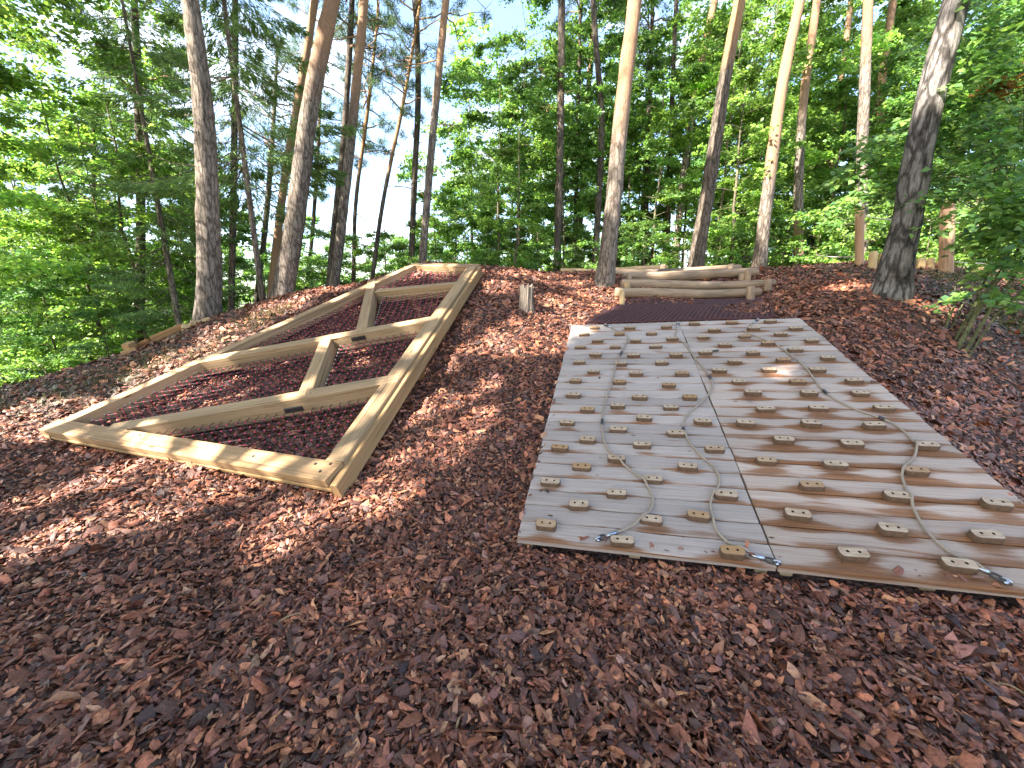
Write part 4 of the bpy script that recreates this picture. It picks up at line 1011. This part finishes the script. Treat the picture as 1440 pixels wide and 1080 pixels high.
pine('Q', [(1228, 362), (1233, 240), (1240, 120), (1256, 0)], .0235, 11, 9, 18, 190, 'orange flecked pine trunk close behind the straight grey pine', 'the flecked pine', crown='c', lower_orange=330)
pine('M', [(949, 376), (960, 260), (980, 120), (1005, 0)], .0260, 10, 9, 19, 140, 'thin pine with sunlit orange top, left of the dark curved pine', 'the thin orange topped pine', crown='a')
pine('H', [(783, 384), (787, 240), (789, 120), (790, 0)], .0230, 11, 10, 18, None, 'dark upright trunk left of the lone pine, bare below', 'the dark upright trunk', M_BARKD, crown='b', branches=3)
pine('F', [(578, 372), (583, 250), (588, 130), (585, 0)], .0240, 9, 8, 18, None, 'thin dark trunk against the blue sky left of the slim pine', 'the thin dark trunk', M_BARKD, crown='b', branches=7)
pine('E', [(524, 388), (536, 300), (550, 225), (564, 160)], .0230, 7, 5, 12, 230, 'small pine leaning right behind the left beam', 'the small leaning pine', M_BARKD, crown='b', branches=3)
pine('E2', [(497, 392), (500, 290), (511, 200), (520, 130)], .0260, 6, 5, 13, 240, 'small thin pine between slender pale pine and small leaning pine', 'the small thin pine', M_BARKD, crown='a', branches=3)
pine('C2', [(462, 404), (472, 300), (483, 200), (492, 60)], .0235, 9, 8, 17, None, 'dark thin trunk half hidden behind the slender pale pine', 'the half hidden dark trunk', M_BARKD, crown='c')
pine('D', [(382, 410), (398, 270), (418, 150), (440, 20)], .0215, 12, 10, 18, 420, 'reddish pine trunk behind and left of the thick leaning pine', 'the reddish pine', crown='b', branches=4)
pine('I', [(806, 384), (810, 290), (812, 200)], .0290, 7, 6, 15, None, 'thin brown trunk just right of the dark upright trunk', 'the thin brown trunk', M_BARKD, crown='c')
pine('J', [(836, 384), (842, 280), (846, 170), (838, 60)], .0250, 10, 8, 16, None, 'dark brown trunk close behind the left side of the lone pine', 'the dark brown trunk', M_BARKD, crown='a')
pine('J2', [(905, 382), (909, 280), (912, 180)], .0300, 8, 7, 16, None, 'dark trunk between lone pine and dark curved pine', 'the dark middle trunk', M_BARKD, crown='b')
pine('J3', [(936, 382), (940, 290), (943, 200)], .0280, 9, 7, 16, None, 'brown trunk just left of the thin orange topped pine', 'the brown trunk', M_BARKD, crown='c')
pine('S', [(1150, 378), (1165, 250), (1180, 140), (1192, 40)], .0300, 8, 7, 19, 260, 'far orange pine trunk leaning right between the pale pine and grey pine', 'the far orange pine', crown='a')
pine('S2', [(812, 384), (822, 200), (830, 90), (835, 0)], .0330, 8, 7, 21, 160, 'far pale pine whose upper trunk shows above the leaves left of the lone pine', 'the far pale pine', crown='c')
pine('S3', [(868, 384), (872, 180), (879, 80), (884, 0)], .0340, 8, 7, 22, 140, 'far pine close behind the upper trunk of the lone pine', 'the far pine behind the lone pine', crown='b')
pine('W1', [(196, 440), (198, 330), (197, 230), (194, 120)], .0215, 12, 10, 15, None, 'dark mossy trunk among bright leaves left of the stout trunk', 'the mossy trunk', M_BARKD, crown='c')
pine('W2', [(325, 440), (328, 300), (330, 170), (331, 60)], .0200, 9, 8, 17, None, 'thin dark trunk just right of the stout left trunk', 'the thin dark left trunk', M_BARKD)
pine('W3', [(270, 430), (272, 340), (276, 240)], .0270, 7, 6, 13, None, 'thin dark trunk close behind the left side of the stout trunk', 'the thin trunk behind the stout one', M_BARKD, crown='a')
pine('W4', [(122, 470), (126, 420), (130, 330)], .0240, 7, 5, 11, None, 'thin grey stem rising from the shaded slope on the far left', 'the thin grey stem', M_BARKS, crown='b')
pine('W5', [(362, 412), (372, 330), (380, 240)], .0290, 8, 7, 15, None, 'dark trunk between the stout left trunk and the reddish pine', 'the dark trunk', M_BARKD, crown='b')
pine('W6', [(432, 400), (440, 320), (446, 230)], .0300, 6, 5, 15, None, 'thin dark trunk just right of the thick leaning pine', 'the thin dark pole', M_BARKD, crown='c')

def place(builder_arrays, name, bark, loc, label, group, unique_filter=False, needle=False, cat='tree'):
    pass

# ---- shared broadleaf and spruce kinds (each built once, then copied with its parts)
def make_kind(arr, name, bark, needle=False, tip='crown', stem='trunk'):
    r = thing(name, 'x', 'tree')
    if needle:
        mb, Q, D, c, bl, bw = arr; V, F_, cc = blades(Q, D, bl, bw, c, np.random.default_rng(5)); mk(tip, V, F_, M_NEEDLE, r, col=cc)
    else:
        mb, Q, Nn, c, size = arr; V, F_, cc = leaf_mesh_arrays(Q, size, np.random.default_rng(5), c, normal=Nn); mk(tip, V, F_, M_LEAF, r, col=cc)
    mb.C = [c*0 for c in mb.C]; o = mb.build(stem, bark, r, True); return r
LIGHT = [.3, .1, .4, .02, .3]; MID = [.4, .3, .2, .1, .08]; DARK = [.2, .4, .05, .5, .0]
KINDS = {
 'bl1': make_kind(broadleaf(9, 2.3, .10, 56, 26000, .10, 21, LIGHT), 'broadleaf_tree', M_BARKS),
 'bl2': make_kind(broadleaf(8, 2.0, .06, 50, 22000, .10, 22, MID), 'broadleaf_tree', M_BARKS),
 'bl3': make_kind(broadleaf(10, 2.2, .22, 52, 22000, .105, 23, MID), 'broadleaf_tree', M_BARKS),
 'bl4': make_kind(broadleaf(7, 1.9, .05, 46, 19000, .095, 24, DARK), 'broadleaf_tree', M_BARKS),
 'bl5': make_kind(broadleaf(5.5, 1.4, .12, 30, 7500, .085, 25, LIGHT), 'young_tree', M_BARKS),
 'sh1': make_kind(broadleaf(1.9, 1.15, .03, 22, 3200, .085, 26, MID, trunk_r=.02), 'undergrowth_shrub', M_BARKS, tip='foliage', stem='stem'),
 'sh2': make_kind(broadleaf(1.5, 1.0, .03, 18, 2400, .08, 27, LIGHT, trunk_r=.02), 'undergrowth_shrub', M_BARKS, tip='foliage', stem='stem'),
 'sp1': make_kind(spruce(13, 2.3, .12, 26000, 31), 'spruce_tree', M_BARKD, True),
 'sp2': make_kind(spruce(11, 1.8, .2, 20000, 32, col=((.025, .06, .03), (.04, .08, .035))), 'spruce_tree', M_BARKD, True),
}
USED = {}; NLAB = {}
def nearest(px):
    return min(PINES, key=lambda q: abs(q[0]-px))
def put(kind, px, y, sc=1.0, label=None, dz=0.0, zs=None):
    r0 = KINDS[kind]; s = y/ray(px, 400)[1]; x = (px-720)*s; z = float(H(x, y))-.08+dz
    rz = (px*1.7+y*3.1) % 6.28
    if kind not in USED: o = r0; o.location = (x, y, z); o.rotation_euler = (0, 0, rz); o.scale = (sc, sc, zs or sc); USED[kind] = o
    else: o = copy_tree(r0, (x, y, z), rz, sc, zs)
    kindname = {'bl1': 'bright yellow green tree', 'bl2': 'mid green bushy tree', 'bl3': 'tall open stemmed leafy tree', 'bl4': 'dark green bushy tree', 'bl5': 'thin light leaved young tree', 'sh1': 'green undergrowth shrub', 'sh2': 'bright green low shrub', 'sp1': 'tall drooping dark spruce', 'sp2': 'narrow blue green spruce'}[kind]
    if label is None:
        q = nearest(px); dx = px-q[0]; where = ('right of ' if dx > 0 else 'left of ') if abs(dx) > 8 else 'in line with '
        if y > q[1]+1.5: where = 'behind, '+where
        label = kindname+' '+where+q[2]
    grp = {'b': 'broadleaf trees in the wood behind the crest', 's': 'shrubs of the undergrowth along the crest'}[kind[0]] if kind[:2] != 'sp' else 'spruces in the wood'
    c = NLAB.setdefault((label, kind), 0); NLAB[(label, kind)] += 1
    base_label = label
    if c: label = base_label+(', farther' if c == 1 else ', farthest')
    o['label'] = label; o['group'] = grp
    o['category'] = 'tree' if kind[:2] != 'sh' else 'shrub'
    return o

# ---- placements: (kind, picture x, distance, scale)
for a in (('bl1', 165, 11.5, 1.0), ('bl1', 105, 13.5, .95), ('bl2', 225, 14.5, .9), ('bl4', 60, 11.0, .8), ('bl4', 20, 12.5, .85), ('bl2', 250, 18, .9), ('bl4', 130, 9.8, .5), ('bl4', -30, 10.5, .8),
          ('bl5', 345, 13.5, .75), ('bl5', 300, 15.0, 1.0), ('bl5', 440, 12.5, .55), ('bl2', 400, 19, .75), ('bl2', 520, 19, .7), ('bl5', 560, 17, .7), ('bl4', 480, 23, .8), ('bl2', 600, 22, .62), ('bl2', 345, 24, 1.0), ('bl4', 290, 28, 1.2), ('bl2', 460, 30, .9), ('bl4', 560, 30, .85), ('bl2', 210, 25, 1.2), ('bl4', 120, 24, 1.3), ('bl2', 30, 22, 1.2),
          ('bl2', 655, 15.5, .72), ('bl2', 700, 13.5, .95), ('bl1', 690, 18.5, 1.0), ('bl3', 735, 15.5, 1.05), ('bl3', 760, 18.0, 1.15), ('bl2', 790, 15.0, .9), ('bl3', 820, 17.5, 1.1), ('bl5', 725, 11.5, .8),
          ('bl3', 872, 16.5, 1.0), ('bl2', 915, 14.5, .95), ('bl1', 960, 16.5, 1.05), ('bl1', 1000, 14.0, .95), ('bl3', 1030, 18.0, 1.1), ('bl1', 1052, 14.8, 1.0), ('bl2', 1100, 16.0, 1.05), ('bl5', 1022, 11.4, .95), ('bl2', 890, 22, 1.15), ('bl4', 1070, 22, 1.3),
          ('bl1', 1150, 14.0, .95), ('bl4', 1165, 18.0, 1.2), ('bl2', 1190, 12.8, .8), ('bl2', 1215, 15.5, 1.0), ('bl4', 1265, 12.6, .9), ('bl2', 1300, 14.5, 1.0), ('bl4', 1345, 12.5, .95), ('bl2', 1400, 13.5, 1.0), ('bl4', 1455, 11.5, 1.0), ('bl4', 1250, 20, 1.3), ('bl2', 1370, 20, 1.3), ('bl4', 1150, 24, 1.3),
          ('sp1', 55, 16.5, 1.0), ('sp1', 2, 15.5, 1.05), ('sp2', 110, 19, 1.1), ('sp1', -45, 13.5, 1.0), ('sp2', 245, 20, 1.15), ('sp2', 380, 20.5, 1.0), ('sp2', 665, 20, 1.15), ('sp2', 155, 25, 1.4), ('sp1', 20, 25, 1.4), ('sp2', 1090, 27, 1.4), ('sp2', 700, 28, 1.3),
          ('bl1', 200, 12.0, 1.35), ('bl1', 120, 12.2, 1.3), ('bl2', 260, 15.5, 1.45), ('bl2', 60, 15.5, 1.5), ('bl3', 180, 18, 1.6), ('bl4', 0, 19, 1.6), ('bl2', 375, 16.5, 1.0), ('bl2', 450, 17.0, .85),
          ('bl2', 640, 18, 1.15), ('bl1', 715, 20, 1.45), ('bl3', 890, 18.5, 1.45), ('bl1', 1040, 20.5, 1.6), ('bl1', 1130, 19.5, 1.5), ('bl3', 1230, 17.5, 1.4), ('bl2', 1340, 16.5, 1.5), ('bl3', 1410, 16.5, 1.5), ('bl2', 1470, 14.5, 1.4),
          ('bl1', 810, 27, 1.7), ('bl3', 1000, 27, 1.8), ('bl1', 1190, 26, 1.8), ('bl2', 1380, 24, 1.9),
          ('bl2', 500, 15.5, .8), ('bl5', 548, 14.5, .95), ('bl2', 575, 18, .85), ('bl4', 618, 16.5, .75), ('bl2', 487, 20, .85), ('bl5', 610, 14, .9), ('bl4', 535, 22, .9), ('bl5', 455, 15, 1.0), ('bl2', 425, 14.5, .75),
          ('sp2', 545, 27, .95), ('bl2', 592, 25, 1.15), ('bl3', 452, 25, 1.1), ('bl2', 515, 26, 1.2), ('bl2', 395, 25, 1.3), ('bl4', 345, 20, 1.3),
          ('bl2', -20, 30, 1.6), ('bl4', 70, 34, 1.6), ('bl4', 420, 38, 1.3), ('bl2', 510, 40, 1.3), ('bl4', 790, 30, 1.5), ('bl4', 930, 30, 1.6), ('bl4', 1120, 32, 1.7), ('bl4', 1320, 28, 1.6), ('bl2', 1420, 26, 1.6)):
    put(*a)
for a in (('sh1', 905, 11.3, .8), ('sh2', 960, 11.6, .9), ('sh1', 1010, 11.8, .9), ('sh1', 1040, 11.0, .8), ('sh2', 1095, 11.2, .95), ('sh1', 1140, 11.0, 1.0), ('sh2', 1175, 10.6, 1.0), ('sh1', 1195, 11.2, 1.1), ('sh2', 1248, 10.4, .9), ('sh2', 1295, 9.8, .9), ('sh1', 1318, 10.6, 1.1),
          ('sh1', 1365, 9.7, 1.0), ('sh2', 1400, 9.4, .9), ('sh1', 1440, 9.6, 1.1), ('sh1', 690, 11.5, .65), ('sh2', 640, 12.5, .8), ('sh1', 750, 12.2, .8), ('sh2', 820, 12.0, .8), ('sh1', 860, 12.5, .9), ('sh2', 430, 10.6, .55), ('sh1', 350, 11.3, .9), ('sh2', 245, 10.5, .9), ('sh1', 205, 10.0, .9), ('sh1', 150, 9.6, .9), ('sh1', 95, 9.2, .9), ('sh1', 40, 9.4, 1.0), ('sh2', 10, 8.9, .8), ('sh1', 545, 12.0, .7), ('sh2', 385, 12.4, .8)):
    put(*a)
for k, r in KINDS.items():
    if k not in USED:
        for ch in list(r.children): bpy.data.objects.remove(ch)
        bpy.data.objects.remove(r)

# ---- trees with crowns of their own near the play area (leaves cut away for the sun patches)
def own_broadleaf(arr, loc, label, group=None, name='broadleaf_tree', bark=None, scale=1.0, cut=True, seed=9):
    mb, Q, Nn, c, size = arr; L_ = np.array(loc, float); r = thing(name, label, 'tree', loc, group); Q = Q*scale+L_
    if cut: k = ~shades_patch(Q); Q, Nn, c = Q[k], Nn[k], c[k]
    V, F_, cc = leaf_mesh_arrays(Q, size, np.random.default_rng(seed), c, normal=Nn); mk('crown', V, F_, M_LEAF, r, col=cc)
    mb.V = [v*scale+L_ for v in mb.V]; mb.C = [c*0 for c in mb.C]; mb.build('trunk', bark or M_BARKS, r, True); return r
def zl(x, y): return (x, y, float(H(x, y))-.1)
own_broadleaf(broadleaf(18, 5.2, 0.34, 90, 64000, .19, 41, MID, trunk_r=.2), zl(-9.5, 0.6), 'large leafy tree behind or beside the camera, unseen, added to shade the clearing', 'unseen canopy trees added for shade')  # this and the next unseen trees are added to shade the clearing
own_broadleaf(broadleaf(19, 5.2, 0.34, 90, 66000, .19, 42, MID, trunk_r=.2), zl(-6, -6.5), 'large leafy tree behind or beside the camera, unseen, added to shade the clearing', 'unseen canopy trees added for shade')
own_broadleaf(broadleaf(20, 5.4, 0.32, 90, 66000, .19, 43, MID, trunk_r=.2), zl(-11.5, -4.5), 'large leafy tree behind or beside the camera, unseen, added to shade the clearing', 'unseen canopy trees added for shade')
own_broadleaf(broadleaf(22, 5.6, 0.34, 90, 64000, .19, 44, MID, trunk_r=.2), zl(-14.5, -10), 'large leafy tree behind or beside the camera, unseen, added to shade the clearing', 'unseen canopy trees added for shade')
own_broadleaf(broadleaf(17, 5.2, 0.36, 90, 62000, .19, 45, MID, trunk_r=.2), zl(-1.2, -7), 'large leafy tree behind or beside the camera, unseen, added to shade the clearing', 'unseen canopy trees added for shade')
own_broadleaf(broadleaf(21, 5.4, 0.36, 90, 62000, .19, 46, MID, trunk_r=.2), zl(-4, -12), 'large leafy tree behind or beside the camera, unseen, added to shade the clearing', 'unseen canopy trees added for shade')
own_broadleaf(broadleaf(19, 5.2, 0.3, 90, 58000, .19, 47, MID, trunk_r=.2), zl(-15.5, 1.5), 'large leafy tree behind or beside the camera, unseen, added to shade the clearing', 'unseen canopy trees added for shade')
own_broadleaf(broadleaf(10.5, 4.3, .36, 70, 34000, .115, 44, LIGHT, trunk_r=.14), zl(-10.8, 6.2), 'beech reaching bright green branches into the upper left corner', None)
def own_spruce(arr, loc, label, cut=True, group=None):
    mb, Q, D, c, bl, bw = arr; L_ = np.array(loc, float); r = thing('spruce_tree', label, 'tree', loc, group); Q = Q+L_
    if cut: k = ~shades_patch(Q); Q, D, c = Q[k], D[k], c[k]
    V, F_, cc = blades(Q, D, bl, bw, c, np.random.default_rng(8)); mk('crown', V, F_, M_NEEDLE, r, col=cc)
    mb.V = [v+L_ for v in mb.V]; mb.C = [c*0 for c in mb.C]; mb.build('trunk', M_BARKP, r, True)
own_spruce(spruce(15, 2.3, .22, 60000, 51, .06, .5, ((.11, .18, .06), (.16, .24, .08)), .12, .17), zl(-5.55, 8.9), 'light green spruce with drooping sprays behind the stout left trunk')
own_spruce(spruce(13, 2.0, .25, 24000, 52, .08, .45, ((.09, .16, .05), (.14, .22, .07)), .12, .17), zl(-8.6, 10.2), 'soft green spruce between the bright leafy tree and the stout left trunk')

# ---- hazel on the right: leaning stems with big leaves hanging into the picture
hz = thing('hazel_bush', 'large hazel bush with leaning mossy stems and dense leaves filling the right edge', 'bush', P(1345, 478, .0085))
M_STEM = m_bark('mossy_stem', (.14, .14, .07), (.07, .08, .035), (.2, .2, .1), (20, 20, 6), .006)
rng = np.random.default_rng(77); tips = []
for i, (x0, y0, x1, y1, w, s0, s1) in enumerate(((1323, 474, 1372, 350, 5, .0086, .0092), (1330, 476, 1392, 372, 4, .0085, .0096), (1338, 480, 1420, 355, 7, .0084, .0086), (1346, 482, 1437, 340, 11, .0083, .0082), (1356, 484, 1450, 345, 9, .0082, .0080), (1362, 486, 1462, 372, 5, .0081, .0076), (1350, 484, 1410, 330, 6, .0084, .0088), (1327, 474, 1366, 330, 3, .0087, .0094))):
    a = P(x0, y0, s0); b = P(x1, y1, s1); a[2] = float(H(a[0], a[1]))-.08; d = b-a; c = b+d*1.1+np.array([-.15, 0, .55]); e = c+d*.9*[.4, .6, 1]+np.array([-.5, .1, .3])
    pth = smooth_path([a, a*.5+b*.5+rng.normal(0, .025, 3), b, c, e], 8); r = w*s0*.26
    V, F_ = tube(pth, r*np.linspace(1.1, .3, len(pth)), 8, .04); mb = MB(); mb.add(V, F_, 0, (0, 0, 0)); mb.build('stem', M_STEM, hz, True); tips.append(pth)
clumps = [(1430, 330, .0078, .55), (1405, 260, .0082, .6), (1440, 190, .0078, .6), (1438, 300, .0080, .36), (1366, 172, .0090, .36), (1290, 225, .0098, .26), (1380, 170, .0086, .55), (1320, 180, .0092, .4), (1430, 90, .0080, .6), (1400, 30, .0085, .6), (1365, 90, .0092, .4),
          (1255, 235, .0100, .32), (1225, 205, .0102, .28), (1270, 185, .0100, .28), (1450, 20, .0078, .6), (1425, 395, .0080, .35), (1430, 350, .0080, .28), (1345, 20, .0098, .3), (1460, 260, .0074, .6), (1200, 240, .0105, .22), (1258, 262, .0100, .18), (1215, 275, .0098, .2), (1288, 272, .0092, .18)]
Q = []; Nn = []; Cc = []; limb = MB()
for (px, py, s, R) in clumps:
    c = P(px, py, s); src = tips[rng.integers(0, len(tips))]; o = src[rng.integers(len(src)//2, len(src)-4)]
    V, F_ = tube(smooth_path([o, (o+c)/2+[0, 0, .12], c, c+unit(c-o)*R*.6], 5), .008*np.linspace(1, .3, 16), 5); limb.add(V, F_, 0, (0, 0, 0))
    ns = max(6, int(50*R))
    for _ in range(ns):
        u = rng.normal(0, 1, 3); u /= np.linalg.norm(u); o2 = c+u*R*rng.random()**.5*[1, 1, .8]; az = rng.uniform(0, 2*PI); d = np.array([math.cos(az), math.sin(az), rng.normal(-.15, .25)]); n = int(rng.integers(12, 24)); t = rng.random(n)
        q = o2+np.outer(t*.34, d)+np.outer(rng.normal(0, .085, n)*(1.1-t*.6), [-d[1], d[0], 0])+rng.normal(0, .018, (n, 3)); q[:, 2] -= .10*t**2; Q.append(q); nv = np.array([d[0]*.4-.15, d[1]*.4-.45, 1.0]); Nn.append(np.tile(nv, (n, 1)))
        Cc.append(greens(n, rng, [.4, .35, .15, .1, .05], .2)*rng.lognormal(0, .22))
limb.build('twigs', M_STEM, hz, True)
Q.append(P(1412, 118, .0080)+rng.normal(0, .11, (110, 3))*[1, .7, .45]); Nn.append(np.tile([0, -.4, 1.0], (110, 1))); Cc.append(np.tile([.30, .14, .05], (110, 1))*rng.lognormal(0, .2, (110, 1)))
Q = np.concatenate(Q); V, F_, cc = leaf_mesh_arrays(Q, .088, rng, np.concatenate(Cc), .35, .72, np.concatenate(Nn)); print('hazel leaves', len(Q)); mk('foliage', V, F_, M_LEAF, hz, col=cc)
# ---- thin grass and weeds on the left bank and at the right edge
def grass(n, fn, name, L0, col):
    rng = np.random.default_rng(len(name)+n); V = []; Q = fn(n, rng); n = len(Q); D = rng.normal(0, .45, (n, 3)); D[:, 2] = 1
    D /= np.linalg.norm(D, axis=1)[:, None]; s = np.cross(D, rng.normal(0, 1, (n, 3))); s /= np.linalg.norm(s, axis=1)[:, None]; l = (L0*rng.uniform(.4, 1.4, n))[:, None]; b = rng.normal(0, .25, (n, 3)); b[:, 2] = -.15
    w = .0035; V = np.stack([Q-s*w, Q+s*w, Q+D*l*.55+b*l*.2+s*w*.7, Q+D*l*.55+b*l*.2-s*w*.7, Q+D*l+b*l*.7], 1).reshape(-1, 3); i = np.arange(n)*5
    F_ = np.concatenate([np.stack([i, i+1, i+2], 1), np.stack([i, i+2, i+3], 1), np.stack([i+3, i+2, i+4], 1)]); c = np.array(col)[rng.integers(0, len(col), n)]*rng.lognormal(0, .2, (n, 1))
    o = mk(name, V, F_, m_attr(name+'_blade', .6, .3, .3), col=np.repeat(c, 5, 0)); o['kind'] = 'stuff'
def patch_fn(spots):
    def fn(n, rng):
        out = []; 
        for (px, py, r, k) in spots:
            c = ground_at(px, py); m = int(n*k); a = rng.uniform(0, 2*PI, m); rr = r*np.sqrt(rng.random(m)); x = c[0]+rr*np.cos(a); y = c[1]+rr*np.sin(a); out.append(np.stack([x, y, H(x, y)], 1))
        return np.concatenate(out)
    return fn
grass(1500, patch_fn([(372, 447, .28, .16), (350, 455, .3, .12), (300, 490, .3, .12), (215, 510, .3, .14), (240, 520, .35, .12), (170, 530, .35, .08), (120, 545, .4, .08), (60, 552, .5, .08), (395, 436, .2, .1)]), 'grass', .10, [(.15, .11, .045), (.09, .10, .03), (.2, .14, .06), (.06, .09, .022)])
grass(3000, patch_fn([(1400, 425, .6, .2), (1430, 400, .7, .2), (1350, 400, .5, .12), (1420, 450, .4, .16), (1330, 395, .3, .1), (1436, 470, .3, .1), (1360, 386, .4, .12)]), 'weeds', .09, [(.07, .12, .03), (.05, .09, .025), (.16, .14, .05)])

# ---- the wood beyond, too far to count: one mass of foliage with thin stems, well down the far slope
def far_wood():
    rng = np.random.default_rng(99); Q = []; Nn = []; Cc = []; mb = MB()
    for i in range(120):
        px = rng.uniform(-350, 1800); y = rng.uniform(42, 75); s = y/ray(px, 400)[1]; x = (px-720)*s; z = float(H_exact(np.array([x]), np.array([y]))[0]); gap = 430 < px < 660
        hh = rng.uniform(6, 10) if gap or px < 300 else rng.uniform(10, 17); R = rng.uniform(2, 3.4); n = 330
        u = rng.normal(0, 1, (n, 3)); u /= np.linalg.norm(u, axis=1)[:, None]; f = rng.random(n)**.45
        q = np.array([x, y, z+hh*.55])+u*f[:, None]*[R, R, hh*.48]; Q.append(q); Nn.append(u*.6+[0, 0, .7]); Cc.append(greens(n, rng, MID if rng.random() < .5 else DARK, .25)*rng.lognormal(0, .2))
        V, F_ = tube([(x, y, z-.5), (x+rng.normal(0, .3), y, z+hh*.9)], [.16, .05], 5, cap=False); mb.add(V, F_, 1)
    Q = np.concatenate(Q); V, F_, cc = leaf_mesh_arrays(Q, .55, rng, np.concatenate(Cc), .6, .7, np.concatenate(Nn))
    o = mk('distant_wood', V, F_, M_LEAF, col=cc); o['kind'] = 'stuff'; o = mb.build('distant_stems', M_BARKD); o['kind'] = 'stuff'
far_wood()
